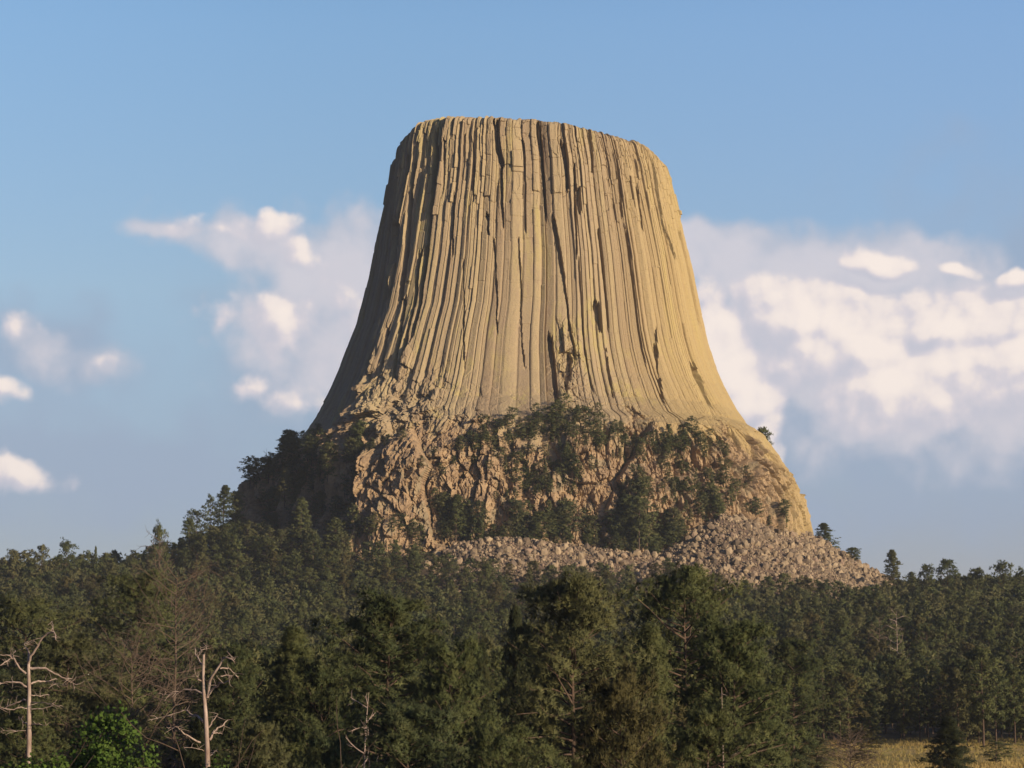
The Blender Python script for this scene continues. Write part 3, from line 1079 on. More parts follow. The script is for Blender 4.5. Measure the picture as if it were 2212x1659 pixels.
def make_dead(seed, H, Wd, dens=1.0, depth=2, twig=0.028):
    """dead pine: trunk and a haze of fine bare twigs"""
    r = np.random.default_rng(seed)
    tb, cb_ = Bag(), Bag()
    zs = np.linspace(-0.5, H, 10)
    tp = np.stack([r.normal(0, .05, 10).cumsum(), r.normal(0, .05, 10).cumsum(), zs], 1)
    tb.add(tube(tp, 0.010 * H * (1 - 0.93 * np.clip(zs / H, 0, 1)), 7))
    nb = int(46 * dens)
    for i in range(nb):
        f = (i + r.random()) / nb
        t = 0.12 + 0.86 * f
        L = Wd * .5 * (0.35 + 0.8 * math.sin(math.pi * (0.15 + 0.75 * f))) * r.uniform(.6, 1.1)
        a = i * 2.4 + r.normal(0, .4)
        d = np.array([math.cos(a), math.sin(a), 0.15 + 0.5 * f + r.normal(0, .15)])
        d /= np.linalg.norm(d)
        p = [np.interp(t * H, zs, tp[:, 0]), np.interp(t * H, zs, tp[:, 1]), t * H]
        grow(p, d, L, r, depth, cb_, twig + 0.006 * L, 0.02)
    return tb.get(), cb_.get()


PROTO = {}


def proto(key, seed, H, Wd, lod, crown_mat=None, **kw):
    """crown and trunk meshes of one kind of pine; kept as mesh data only"""
    tv, tf, V, F, L, Nn = make_pine(seed, H, Wd, lod, **kw)
    crown_mat = crown_mat or M_PINE
    mt = mesh_from('trunk', tv, tf, M_BARK, True)
    mc = mesh_from('crown', V, F, crown_mat, False, {'leaf': (L, 'FACE'), 'tuft_normal': (Nn, 'FACE')})
    PROTO[key] = (mt, mc, H, Wd)


def copy_tree(src, loc, rz, sc, name=None):
    c_ = src.copy()
    COL.objects.link(c_)
    c_.location = loc
    c_.rotation_euler = (0, 0, rz)
    c_.scale = sc
    for ch in src.children:
        d = ch.copy()
        COL.objects.link(d)
        d.parent = c_
    return c_


SRC = {}


def place(key, x, y, z, rz, sc, label, group=None, name='pine_tree', cat='pine tree'):
    mt, mc, H, Wd = PROTO[key]
    if key not in SRC:
        root = bpy.data.objects.new(name, None)
        COL.objects.link(root)
        link('trunk', mt, root)
        link('crown', mc, root)
        root.location = (x, y, z)
        root.rotation_euler = (0, 0, rz)
        root.scale = sc
        SRC[key] = root
        o = root
    else:
        o = copy_tree(SRC[key], (x, y, z), rz, sc)
        if o.name.split('.')[0] != name:
            o.name = name
        for k in ('label', 'group', 'category'):
            if k in o:
                del o[k]
    return tag(o, label, cat, group)


# near kinds, 20 m tall nominal
for i, (w, shp, bare, dens, op) in enumerate([(9.5, 'round', .12, 1.15, .04), (8.5, 'round', .15, 1.1, .1), (10, 'flat', .2, 1.0, .08), (7.0, 'cone', .08, 1.1, .02), (9, 'round', .2, 1.0, .16)]):
    proto('near%d' % i, 500 + i, 19, w, 0, shape=shp, bare=bare, dens=dens, open_=op)
proto('near_olive', 520, 14, 9.5, 0, crown_mat=M_OLIVE, shape='round', bare=.05, dens=1.0, open_=.12)
proto('near_dark', 521, 16, 8, 0, crown_mat=M_DARK_SHADED_PINE, shape='cone', bare=.05, dens=1.2)
for i, (w, shp, bare, dens, op) in enumerate([(6.6, 'round', .15, 1, .05), (5.6, 'cone', .1, 1, 0), (6.8, 'flat', .3, .9, .1), (6.0, 'round', .25, .9, .12), (5.2, 'round', .1, 1.1, .05), (7.2, 'round', .3, 1, .15)]):
    proto('mid%d' % i, 540 + i, 13, w, 1, shape=shp, bare=bare, dens=dens, open_=op)
proto('mid_olive', 550, 12, 6.5, 1, crown_mat=M_OLIVE, shape='round', bare=.1, dens=.9, open_=.15)
proto('ledge0', 560, 7, 4.6, 1, shape='round', bare=.08, dens=.7)
proto('ledge1', 561, 7, 4.2, 1, shape='flat', bare=.15, dens=.6)
proto('ledge2', 562, 7, 5.4, 1, shape='round', bare=.03, dens=.7)

# --- individually described near trees: centre px, top px, crown width px, depth, kind, label
NEAR = [
    (1238, 1252, 350, 128, 'near0', 'tallest dense green pine in the middle of the near row, directly below the tower'),
    (835, 1292, 350, 132, 'near1', 'broad green pine left of the dark gap in the near row'),
    (1480, 1238, 300, 150, 'near2', 'big rounded green pine just right of the tallest middle pine'),
    (1585, 1345, 290, 128, 'near4', 'wide shaggy pine standing left of the open meadow, around the pale forked dead wood'),
    (625, 1345, 230, 150, 'near3', 'pointed green pine just right of the bleached snag with the broken top'),
    (975, 1395, 230, 118, 'near4', 'pine with an outward-hanging bough on the left edge of the dark gap'),
    (150, 1375, 280, 165, 'near1', 'green pine standing between the two bleached snags, behind the bright leafy bush'),
    (60, 1300, 260, 215, 'near2', 'olive green pine behind the left bleached snag at the picture edge'),
    (300, 1240, 230, 290, 'near0', 'dark green pine whose top rises above the twiggy dead pine'),
    (505, 1400, 170, 170, 'near1', 'dark pine crowded behind the right bleached snag'),
    (700, 1430, 240, 122, 'near0', 'deep green pine between the right snag and the leaning dead branches'),
    (1115, 1305, 120, 178, 'near_dark', 'narrow shade-darkened pine in the dark gap between the two biggest pines'),
    (1040, 1385, 120, 172, 'near_dark', 'short shade-darkened pine at the left of the dark gap'),
    (880, 1520, 330, 98, 'near0', 'low spreading pine at the bottom edge, left of the centre'),
    (1090, 1575, 260, 92, 'near2', 'small near pine at the bottom edge under the dark gap'),
    (700, 1590, 200, 100, 'near4', 'small pine at the bottom edge right of the right bleached snag'),
    (1340, 1480, 280, 96, 'near_olive', 'brownish olive thinly needled tree at the bottom, right of the centre'),
    (1530, 1530, 260, 102, 'near1', 'pine at the bottom edge right of the brownish olive tree'),
    (1650, 1470, 190, 150, 'near3', 'pointed pine beside the left end of the meadow'),
    (1390, 1340, 220, 140, 'near3', 'pine filling the gap between the tallest middle pine and its right neighbour'),
    (2048, 1545, 150, 235, 'near_dark', 'short bushy dark pine standing alone in the right meadow'),
    (1765, 1590, 95, 300, 'mid4', 'small rounded shrubby pine at the left end of the right meadow'),
    (1862, 1572, 105, 345, 'mid_olive', 'brownish olive shrubby pine behind the bare shrub in the meadow'),
    (2150, 1600, 70, 330, 'mid3', 'low loose pine at the far right of the meadow'),
    (1712, 1380, 150, 260, 'near0', 'mid-distance pine rising behind the left end of the meadow'),
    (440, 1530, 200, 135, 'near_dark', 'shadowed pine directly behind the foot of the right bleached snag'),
    (560, 1560, 180, 118, 'near1', 'small shaded pine right beside the right bleached snag'),
    (230, 1480, 210, 150, 'near0', 'pine just above the bright leafy bush'),
    (60, 1520, 200, 140, 'near4', 'low pine around the foot of the left bleached snag'),
]
TREES = []      # occupied spots (x, y, r)
for i, (px, py, w, d, key, lb) in enumerate(NEAR):
    X, Y, Zt = at(px, py, d)
    zg = float(ground(X, Y))
    mt, mc, H, Wd = PROTO[key]
    sz = (Zt - zg) / (H * 1.02)
    sx = (w / FPX * d) / (Wd * 1.02)
    place(key, X, Y, zg - 0.2, 1.7 * i + .4, (sx, sx, sz), lb)
    TREES.append((X, Y, w / FPX * d * .5))


# --- bleached snags traced limb by limb from the photograph (zoomed coordinates)
def snag(name, label, polys, d, seed, zfoot=None):
    r = np.random.default_rng(seed)
    root = bpy.data.objects.new(name, None)
    COL.objects.link(root)
    f = lambda q, dd=0.0: np.array(at(q[0] * 0.3418, 1134 + q[1] * 0.3418, d + dd))
    base = f(polys[0][0][0])
    zg = float(ground(base[0], base[1]))
    root.location = (base[0], base[1], zg)
    tag(root, label, 'dead tree')
    trunk, limbs = Bag(), Bag()
    B = np.array([base[0], base[1], zg])
    for k, (pl, r0, r1) in enumerate(polys):
        dz = 0 if k == 0 else r.uniform(-1.6, 1.6)
        n = len(pl)
        pts = np.array([f(q, dz * (j / max(1, n - 1))) for j, q in enumerate(pl)]) - B
        r0, r1 = (r0 * .44, r1 * .5) if k == 0 else (r0 * .62, r1 * .7)
        if k == 0:
            pts = np.vstack([[pts[0][0], 0, -0.5], pts])
            trunk.add(tube(pts, np.linspace(r0 * 1.3, r1, n + 1), 9))
        else:
            # resample with slight crookedness
            t = np.linspace(0, n - 1, n * 3 - 2)
            pp = np.stack([np.interp(t, range(n), pts[:, c_]) for c_ in range(3)], 1)
            pp[1:-1] += r.normal(0, 0.02, (len(pp) - 2, 3))
            limbs.add(tube(pp, np.linspace(r0, r1, len(pp)), 5))
            L = np.linalg.norm(pts[-1] - pts[0])
            for _ in range(int(3 + L * 2.6)):
                q = pp[r.integers(len(pp) // 3, len(pp))]
                dd_ = r.normal(0, 1, 3) * (1, 1, .7) + np.array([0, 0, .15])
                dd_ /= np.linalg.norm(dd_)
                e = q + dd_ * r.uniform(.2, .6)
                limbs.add(tube(np.array([q, (q + e) / 2 + r.normal(0, .03, 3), e]), [.018, .013, .007], 3))
    tv, tf = trunk.get()
    link('trunk', mesh_from('trunk', tv, tf, M_SNAG, True), root)
    lv, lf = limbs.get()
    link('limbs', mesh_from('limbs', lv, lf, M_SNAG, True), root)
    return root


snag('dead_tree', 'bleached bare snag with forked curling top at the left picture edge',
     [([(185, 1330), (183, 1200), (185, 1050), (180, 900), (183, 815)], .24, .13),
      ([(183, 880), (195, 835), (240, 765), (265, 712), (320, 672), (343, 675), (352, 725)], .11, .035),
      ([(325, 672), (333, 640), (328, 608)], .04, .02),
      ([(183, 820), (172, 790), (152, 752)], .09, .04), ([(152, 752), (175, 745)], .03, .015),
      ([(190, 905), (240, 903), (300, 912), (350, 940), (400, 968), (455, 972)], .12, .035),
      ([(400, 968), (430, 985), (480, 1010)], .035, .015),
      ([(165, 940), (120, 905), (90, 850), (60, 825), (0, 820)], .10, .03), ([(90, 850), (80, 820), (100, 795)], .04, .02),
      ([(60, 850), (30, 870), (-15, 895)], .06, .03),
      ([(170, 1025), (120, 995), (70, 992), (20, 1000), (-20, 1015)], .09, .03),
      ([(195, 1005), (240, 985), (300, 990), (340, 975), (360, 975)], .08, .03), ([(300, 990), (350, 1000), (420, 1010)], .04, .015),
      ([(165, 1110), (140, 1105), (80, 1135), (30, 1158), (-20, 1160)], .08, .03), ([(180, 1160), (110, 1158), (40, 1165), (-20, 1140)], .06, .02),
      ([(195, 1075), (250, 1080), (310, 1072)], .05, .02), ([(195, 1122), (260, 1120), (330, 1130)], .05, .02), ([(195, 1165), (270, 1165), (340, 1140), (390, 1142)], .05, .02),
      ([(172, 1260), (140, 1240), (115, 1215)], .05, .02), ([(195, 1262), (250, 1260), (290, 1268)], .06, .02), ([(165, 1300), (80, 1300), (0, 1306)], .03, .015)],
     124, 3)
snag('dead_tree', 'bleached bare snag with a broken top and upswept limbs, right of the bright green bush',
     [([(1312, 1530), (1310, 1400), (1300, 1200), (1290, 1080), (1284, 950), (1288, 815)], .25, .12),
      ([(1285, 890), (1262, 860), (1240, 825), (1232, 780)], .08, .03), ([(1270, 820), (1272, 790), (1268, 765)], .04, .02), ([(1290, 820), (1300, 790), (1305, 765)], .04, .02),
      ([(1310, 1090), (1325, 1000), (1340, 950), (1385, 890), (1412, 845), (1430, 838), (1475, 858)], .13, .035), ([(1430, 838), (1480, 845)], .04, .02),
      ([(1390, 908), (1440, 905), (1470, 925), (1508, 962)], .06, .025), ([(1395, 955), (1430, 948), (1468, 952)], .05, .02),
      ([(1310, 1085), (1350, 1030), (1385, 1000), (1420, 1000), (1448, 985)], .09, .03),
      ([(1280, 1065), (1235, 1045), (1170, 1040), (1110, 1060), (1035, 1092)], .09, .025), ([(1110, 1060), (1060, 1072), (1010, 1080)], .03, .012),
      ([(1270, 985), (1250, 970), (1235, 945)], .06, .03),
      ([(1285, 1245), (1250, 1210), (1200, 1190), (1168, 1170)], .11, .04), ([(1168, 1170), (1100, 1195), (1040, 1215), (975, 1225)], .03, .012),
      ([(1265, 1375), (1200, 1340), (1150, 1310), (1122, 1275)], .09, .03), ([(1122, 1278), (1090, 1280), (1050, 1278)], .05, .02),
      ([(1318, 1280), (1345, 1240), (1378, 1195)], .07, .03), ([(1325, 1360), (1350, 1310), (1390, 1270), (1440, 1232)], .10, .035), ([(1345, 1320), (1375, 1312), (1405, 1322)], .05, .02),
      ([(1325, 1460), (1350, 1445), (1375, 1425)], .05, .02), ([(1290, 1430), (1240, 1410), (1160, 1405)], .03, .015)],
     118, 4)


def twiggy(px, top, w, d, seed, label, dens=1.0, depth=2, name='dead_tree', twig=.028, mt=None, trunk_mat=None, cat='dead tree'):
    X, Y, Zt = at(px, top, d)
    zg = float(ground(X, Y))
    (tv, tf), (cv, cf) = make_dead(seed, Zt - zg, w / FPX * d, dens, depth, twig)
    root = bpy.data.objects.new(name, None)
    COL.objects.link(root)
    root.location = (X, Y, zg)
    link('trunk', mesh_from('trunk', tv, tf, trunk_mat or M_TWIG, True), root)
    link('branches', mesh_from('branches', cv, cf, mt or M_TWIG, True), root)
    tag(root, label, cat)
    TREES.append((X, Y, w / FPX * d * .4))


twiggy(385, 1235, 250, 195, 61, 'tall brown dead pine with a haze of fine twigs, above the right bleached snag', 1.9, 3, twig=.018)
twiggy(300, 1385, 260, 150, 62, 'brown dead tree with drooping twigs between the two bleached snags', 1.5, 3, twig=.016)
twiggy(775, 1495, 120, 108, 63, 'bare leaning dead pine with white branch stubs left of the low spreading pine', .7, 1, twig=.03, mt=M_SNAG, trunk_mat=M_SNAG)
twiggy(1560, 1485, 100, 112, 64, 'pale forked dead wood sticking out of the shaggy pine near the bottom right', .25, 1, twig=.035, mt=M_SNAG, trunk_mat=M_SNAG)
twiggy(1938, 1318, 60, 520, 65, 'small white bare snag standing alone in the right-hand forest', .5, 1, twig=.06, mt=M_SNAG, trunk_mat=M_SNAG)
twiggy(1900, 1330, 50, 540, 66, 'faint grey dead tree just left of the small white snag', .6, 1, twig=.08)
twiggy(345, 1150, 110, 640, 67, 'grey dead tree on the skyline left of the tower, beside a round dark crown', .8, 1, twig=.07)
twiggy(1830, 1590, 120, 250, 68, 'brownish bare shrub at the left end of the right meadow', 1.4, 2, name='bare_shrub', twig=.03, cat='shrub')
twiggy(575, 968, 40, 905, 69, 'tiny bare tree sticking up from the left shoulder of the tower', .4, 1, twig=.10)


# --- bright broad-leaved bush, lower left
def leafy_bush(px, top, w, d, seed, label, n=260):
    r = np.random.default_rng(seed)
    X, Y, Zt = at(px, top, d)
    zg = float(ground(X, Y))
    H, Rr = Zt - zg, w / FPX * d * .5
    root = bpy.data.objects.new('leafy_tree', None)
    COL.objects.link(root)
    root.location = (X, Y, zg)
    tb = Bag()
    for k in range(5):
        a = r.uniform(0, 6.28)
        grow((r.normal(0, .2), r.normal(0, .2), -0.3), (math.cos(a) * .25, math.sin(a) * .25, 1), H * .75, r, 2, tb, 0.09, 0)
    Cs, Lf, Nn = [], [], []
    for i in range(n):
        o = r.normal(0, 1, 3)
        o /= np.linalg.norm(o)
        rad = r.uniform(.45, 1.0)
        c0 = np.array([o[0] * Rr * rad, o[1] * Rr * rad, H * 0.58 + o[2] * H * .40 * rad])
        bump = 1 + .12 * math.sin(o[0] * 7 + seed) * math.cos(o[1] * 6)
        c0[:2] *= bump
        rc = r.uniform(.3, .6)
        m_ = 70
        q = r.normal(0, 1, (m_, 3))
        q /= np.linalg.norm(q, axis=1)[:, None]
        q *= rc * r.random((m_, 1)) ** .4
        Cs.append(c0 + q)
        Lf.append(np.full(m_, np.clip(r.normal(.3, .2), 0, 1)) * .7)
        nn = q / rc + o * .6 + (0, 0, .3)
        Nn.append(nn / np.linalg.norm(nn, axis=1)[:, None])
    C = np.vstack(Cs)
    m_ = len(C)
    D = r.normal(0, 1, (m_, 3)) + (0, 0, -.2)
    D /= np.linalg.norm(D, axis=1)[:, None]
    side = np.cross(D, r.normal(0, 1, (m_, 3)))
    side /= np.linalg.norm(side, axis=1)[:, None]
    L = r.uniform(.10, .2, (m_, 1))
    Vq = np.stack([C, C + D * L * .5 + side * L * .35, C + D * L, C + D * L * .5 - side * L * .35], 1).reshape(-1, 3)
    F = np.arange(m_ * 4).reshape(-1, 4)
    tv, tf = tb.get()
    link('trunk', mesh_from('trunk', tv, tf, M_BARK, True), root)
    link('crown', mesh_from('crown', Vq, F, M_LEAF, False, {'leaf': (np.concatenate(Lf), 'FACE'), 'tuft_normal': (np.vstack(Nn), 'FACE')}), root)
    tag(root, label, 'leafy tree')


leafy_bush(228, 1525, 280, 88, 71, 'bright green leafy bush below and between the two bleached snags', 420)
leafy_bush(60, 1600, 270, 82, 72, 'low bright green bush in the bottom left corner', 300)
leafy_bush(470, 1625, 100, 88, 73, 'small green leafy sprig at the bottom edge by the foot of the right snag', 70)
leafy_bush(800, 1612, 110, 84, 74, 'small green leafy sprig at the bottom edge under the low spreading pine', 70)

# --- trees growing on the tower's ledges and apron: picture regions and counts
LEDGE_ZONES = [
    # px0, py0, px1, py1, half-width px, count, size m (lo, hi), where
    (985, 955, 1180, 915, 22, 20, 4.5, 7, 'on the ledge left of the centre where the columns end'),
    (1180, 905, 1290, 925, 26, 18, 5, 8.5, 'on the high ledge below the dark chute in the columns'),
    (1290, 945, 1400, 960, 20, 12, 4, 7, 'on the ledge under the right-hand columns'),
    (1400, 960, 1520, 960, 24, 16, 4.5, 8, 'in the clump under the right-hand columns'),
    (1520, 950, 1600, 1010, 20, 10, 4, 6.5, 'at the right end of the ledge beside the smooth dome'),
    (1060, 990, 1260, 1030, 26, 22, 4, 7.5, 'on the broken cliff right of the bright buttress'),
    (1340, 1000, 1560, 1070, 34, 26, 4, 7.5, 'on the broken cliff below the right-hand ledge'),
    (930, 990, 1000, 1020, 16, 5, 3.5, 5.5, 'beside the top of the bright buttress'),
    (1080, 1060, 1200, 1050, 14, 10, 4, 6.5, 'halfway down the middle cliff'),
    (1210, 1010, 1240, 950, 14, 6, 4, 7, 'in the cleft of the middle cliff'),
    (935, 1110, 1060, 1160, 26, 16, 6.5, 10, 'in the dark wood at the right foot of the bright buttress'),
    (1110, 1140, 1310, 1170, 22, 18, 6.5, 11, 'in the dark wood just above the low rubble band'),
    (1350, 1110, 1460, 1160, 34, 24, 6.5, 11, 'in the dark wood between the two rubble slopes'),
    (1480, 1110, 1590, 1085, 18, 16, 5, 8, 'along the upper edge of the big rubble slope'),
    (1590, 1080, 1710, 1130, 13, 14, 4, 6.5, 'in the row between the smooth dome and the rubble slope'),
    (1600, 1040, 1640, 1060, 12, 4, 3.5, 5.5, 'on the smooth dome right of the ledge'),
    (545, 1050, 655, 985, 9, 16, 8, 12, 'along the left outline of the shadowed shoulder'),
    (590, 1010, 760, 990, 34, 40, 8, 12, 'on the shadowed left shoulder of the tower'),
    (540, 1085, 775, 1110, 50, 75, 6, 10, 'in the shaded wood at the left foot of the tower'),
    (1000, 1190, 1440, 1215, 14, 34, 3.5, 6.5, 'scattered over the low rubble band'),
    (1320, 1165, 1440, 1180, 32, 34, 6, 9.5, 'in the dark hollow between the two rubble slopes'),
    (780, 1150, 920, 1165, 10, 10, 5, 8, 'along the foot of the bright buttress'),
    (700, 975, 880, 955, 12, 8, 3.5, 5.5, 'among the broken rocks above the bright buttress'),
]
r = np.random.default_rng(9)
CAND = []     # every wild tree: key, x, y, z, rz, scale, label, group
for (x0, y0, x1, y1, hw, cnt, s0, s1, where) in LEDGE_ZONES:
    if y0 < 1075:
        cnt, s0, s1 = int(cnt * 2.1), s0 * .6, s1 * .8
    for _ in range(cnt):
        t = r.random()
        px = x0 + (x1 - x0) * t + r.normal(0, 12)
        py = y0 + (y1 - y0) * t + np.clip(r.normal(0, .8), -1.4, 1.4) * hw + hw * .35
        ph, z = pix_to_phiz(px, py)
        X, Y, Z, _, _ = surf(np.array([ph]), np.array([z]))
        g = float(ground(X[0], Y[0]))
        s = r.uniform(s0, s1)
        key = 'ledge%d' % r.integers(0, 3) if s1 < 7 else ('ledge%d' % r.integers(0, 3) if r.random() < .4 else 'mid%d' % r.integers(0, 5))
        H = PROTO[key][2]
        k = s / H
        wz = k * r.uniform(.85, 1.25) * (1.15 if 'mid' in key else 1)
        CAND.append((key, X[0], Y[0] - .3, max(Z[0] - .8, g - .2), r.uniform(0, 6.28), (wz, wz, k), 'small dark pine ' + where, 'pines ' + where, 'pine_tree', 1.0))

# named lone trees: the ones on the skyline
LONE = [
    (1782, 1130, 60, 872, 'mid1', 'lone pointed pine on the skyline of the big rubble slope'),
    (1843, 1184, 34, 850, 'ledge0', 'tiny pine low on the skyline of the rubble slope'),
    (1930, 1188, 58, 800, 'mid1', 'tallest pointed pine on the right skyline where the rubble slope ends'),
    (1968, 1236, 30, 820, 'mid4', 'small rounded pine right beside the tallest pointed skyline pine'),
    (2000, 1222, 42, 800, 'mid0', 'rounded skyline pine at the left of the dense crown pair on the right'),
    (2046, 1213, 66, 790, 'mid5', 'broad dense crown highest in the right-hand skyline forest'),
    (2110, 1228, 44, 800, 'mid4', 'rounded skyline pine between the broad crown and the flat-topped pine'),
    (2165, 1220, 60, 790, 'mid2', 'flat-topped skyline pine near the right picture edge'),
    (2205, 1232, 50, 780, 'mid3', 'skyline pine cut by the right picture edge'),
    (483, 1048, 56, 850, 'mid1', 'tallest dark pointed pine in the group climbing to the tower on the left'),
    (510, 1062, 44, 855, 'mid4', 'dark pine touching the left foot of the tower'),
    (455, 1075, 40, 850, 'mid3', 'dark pine just left of the tallest pine of the left group'),
    (425, 1106, 52, 840, 'mid2', 'flat-topped dark pine low in the left group below the tower'),
    (410, 1120, 36, 830, 'mid4', 'leftmost dark pine of the group climbing to the tower'),
    (344, 1143, 40, 720, 'mid2', 'skyline pine with a round dark ball-shaped top left of the tower'),
    (145, 1175, 50, 800, 'mid2', 'ragged pine standing slightly higher on the left skyline'),
    (90, 1182, 46, 800, 'mid5', 'broad pine on the far left skyline'),
    (208, 1180, 16, 800, 'mid1', 'thin spire-like pine poking above the left skyline'),
    (30, 1190, 44, 800, 'mid0', 'rounded pine at the left end of the skyline'),
    (1648, 928, 34, 893, 'ledge1', 'small shrubby pine on the right shoulder of the tower against the cloud'),
    (1625, 940, 22, 893, 'ledge0', 'tiny pine left of the shrubby one on the right shoulder'),
    (627, 965, 22, 900, 'ledge1', 'tiny pine on the upper left shoulder outline of the tower'),
    (602, 985, 34, 898, 'ledge0', 'small dark pine on the left shoulder outline of the tower'),
    (655, 932, 14, 900, 'ledge1', 'lone speck of a pine highest on the left outline of the tower'),
    (1225, 1085, 64, 792, 'mid0', 'tall pine standing free in front of the pale middle cliff'),
    (985, 1068, 60, 790, 'mid1', 'tall dark pine at the right foot of the bright buttress'),
    (1380, 1080, 70, 786, 'mid5', 'largest dark pine in the wood between the two rubble slopes'),
    (1165, 1105, 56, 788, 'mid4', 'rounded pine left of the free-standing pine below the middle cliff'),
    (650, 1075, 60, 800, 'mid1', 'pale green pine in front of the shadowed left foot of the tower'),
    (615, 1010, 40, 838, 'mid1', 'pale green pointed pine on the dark left shoulder'),
    (725, 1120, 50, 790, 'mid4', 'greyish pine left of the foot of the bright buttress'),
]
LONE_ = []
for (px, py, w, d, key, lb) in LONE:
    X, Y, Zt = at(px, py, d)
    mt, mc, H, Wd = PROTO[key]
    zg = float(ground(X, Y))
    cx, a, b = prof(np.array(min(Zt, 200.)))
    wm = w / FPX * d
    ht = max(3.0, min(wm * 2.1, 16))
    zb = Zt - ht
    if zb > zg:                       # standing on the rock itself: keep it on the surface
        on_rock = py < 1060 or 700 < px < 1500
        if not on_rock:
            zb = zg
    else:
        zb = zg if Zt - zg > 3 else Zt - 3
    if Zt - zb > 0:
        sz = (Zt - zb) / (H * 1.02)
    sx = wm / Wd
    LONE_.append((key, X, Y, zb, r.uniform(0, 6.28), (sx, sx, sz), lb, None, 'pine_tree', 9.0))
    if zb <= zg + .1:
        TREES.append((X, Y, wm * .5))
CAND += LONE_

# --- forest: seeded spots from the valley floor up to the ridge
pts = []
cellsz = 5.0
gridd = {}


def free(x, y, rr):
    ci, cj = int(x // 8), int(y // 8)
    for a in (-1, 0, 1):
        for b in (-1, 0, 1):
            for (qx, qy, qr) in gridd.get((ci + a, cj + b), ()):
                if (x - qx) ** 2 + (y - qy) ** 2 < (rr + qr) ** 2:
                    return False
    return True


for (x, y, rr) in TREES:
    gridd.setdefault((int(x // 8), int(y // 8)), []).append((x, y, rr * .7))
N = 26000
fx = r.uniform(-1, 1, N)
fy = np.sqrt(r.uniform(170 ** 2, 960 ** 2, N))
fx = fx * (fy * 0.245 + 14)
gh, gt, gm = ground(fx, fy, True)
for i in range(N):
    x, y = fx[i], fy[i]
    px, py = proj(x, y, gh[i])
    if gt[i] > 0.25:
        # a few stray trees creep onto the rubble's lower edge
        lt = np.interp(px, [900, 960, 1100, 1300, 1450, 1500, 1600, 1700, 1800, 1880, 1930], [1195, 1205, 1208, 1216, 1205, 1226, 1238, 1240, 1250, 1262, 1250])
        if py < lt + 48:
            continue
    if y > 690:
        cx, a, b = prof(np.array(46.0))
        if ((x - cx) / (a + 2)) ** 2 + ((y - CY) / (b + 2)) ** 2 < 1:
            continue
    if x > 5 and 175 < y < 395 + 12 * math.sin(px * .02) and px > 1640:
        continue
    if px > 1640 and y < 300:
        continue
    # only as dense as a real stand
    rad = r.uniform(1.9, 2.9) if y < 600 else r.uniform(1.8, 2.6)
    if not free(x, y, rad):
        continue
    if len(pts) > 3600:
        break
    gridd.setdefault((int(x // 8), int(y // 8)), []).append((x, y, rad))
    hmax = 15 if y < 430 else 14
    Ht = r.uniform(7.5, hmax) * (1.0 if r.random() > .1 else 1.12)
    # keep the ridge line as the photograph has it
    tp = proj(x, y, gh[i] + Ht)[1]
    lim = np.interp(px, [0, 330, 400, 520, 900, 960, 1100, 1300, 1450, 1500, 1600, 1700, 1800, 1880, 1930, 2212],
                    [1192, 1172, 1150, 1120, 1170, 1192, 1202, 1212, 1200, 1224, 1238, 1240, 1250, 1262, 1250, 1236]) + r.uniform(0, 16)
    if y > 500 and tp < lim:
        Ht2 = Ht - (lim - tp) / FPX * y
        if Ht2 < 4.5:
            continue
        Ht = Ht2
    pts.append((x, y, gh[i], Ht))
print('forest trees', len(pts))
for (x, y, z, Ht) in pts:
    q = r.random()
    key = 'mid%d' % r.integers(0, 6)
    if q < .14:
        key = 'mid_olive'
    H = PROTO[key][2]
    k = Ht / H
    wz = max(k, .75) * r.uniform(.85, 1.12)
    px = proj(x, y, z)[0]
    side = 'on the left-hand slope' if px < 700 else ('on the slope below the tower' if px < 1450 else 'on the right-hand slope')
    dist = 'in the valley' if y < 430 else ('in the lower forest' if y < 600 else ('in the upper forest' if y < 740 else 'near the ridge'))
    colr = 'brownish olive pine ' if key == 'mid_olive' else {'0': 'rounded green pine ', '1': 'pointed green pine ', '2': 'flat-topped green pine ', '3': 'loose green pine ', '4': 'slim green pine ', '5': 'broad high-crowned green pine '}[key[-1]]
    CAND.append((key, x, y, z - .2, r.uniform(0, 6.28), (wz, wz, k), colr + side + ' ' + dist, ('forest pines ' + side + ' ' + dist), 'pine_tree', 1.0))

# --- visibility estimate: which of them show most
BW, BH = 1106, 830
buf = np.full((BH, BW), -1, dtype=np.int32)
order = sorted(range(len(CAND)), key=lambda i: CAND[i][2])
yy, xx = np.mgrid[0:BH, 0:BW]


def blot(cxp, top, wpx, hpx, idx):
    cy_ = top + hpx / 2
    x0, x1 = int(max(0, cxp - wpx / 2)), int(min(BW, cxp + wpx / 2 + 1))
    y0, y1 = int(max(0, top)), int(min(BH, top + hpx + 1))
    if x0 >= x1 or y0 >= y1:
        return
    sub = buf[y0:y1, x0:x1]
    m_ = (((xx[y0:y1, x0:x1] - cxp) / (wpx / 2)) ** 2 + ((yy[y0:y1, x0:x1] - cy_) / (hpx / 2)) ** 2 < 0.8) & (sub == -1)
    sub[m_] = idx


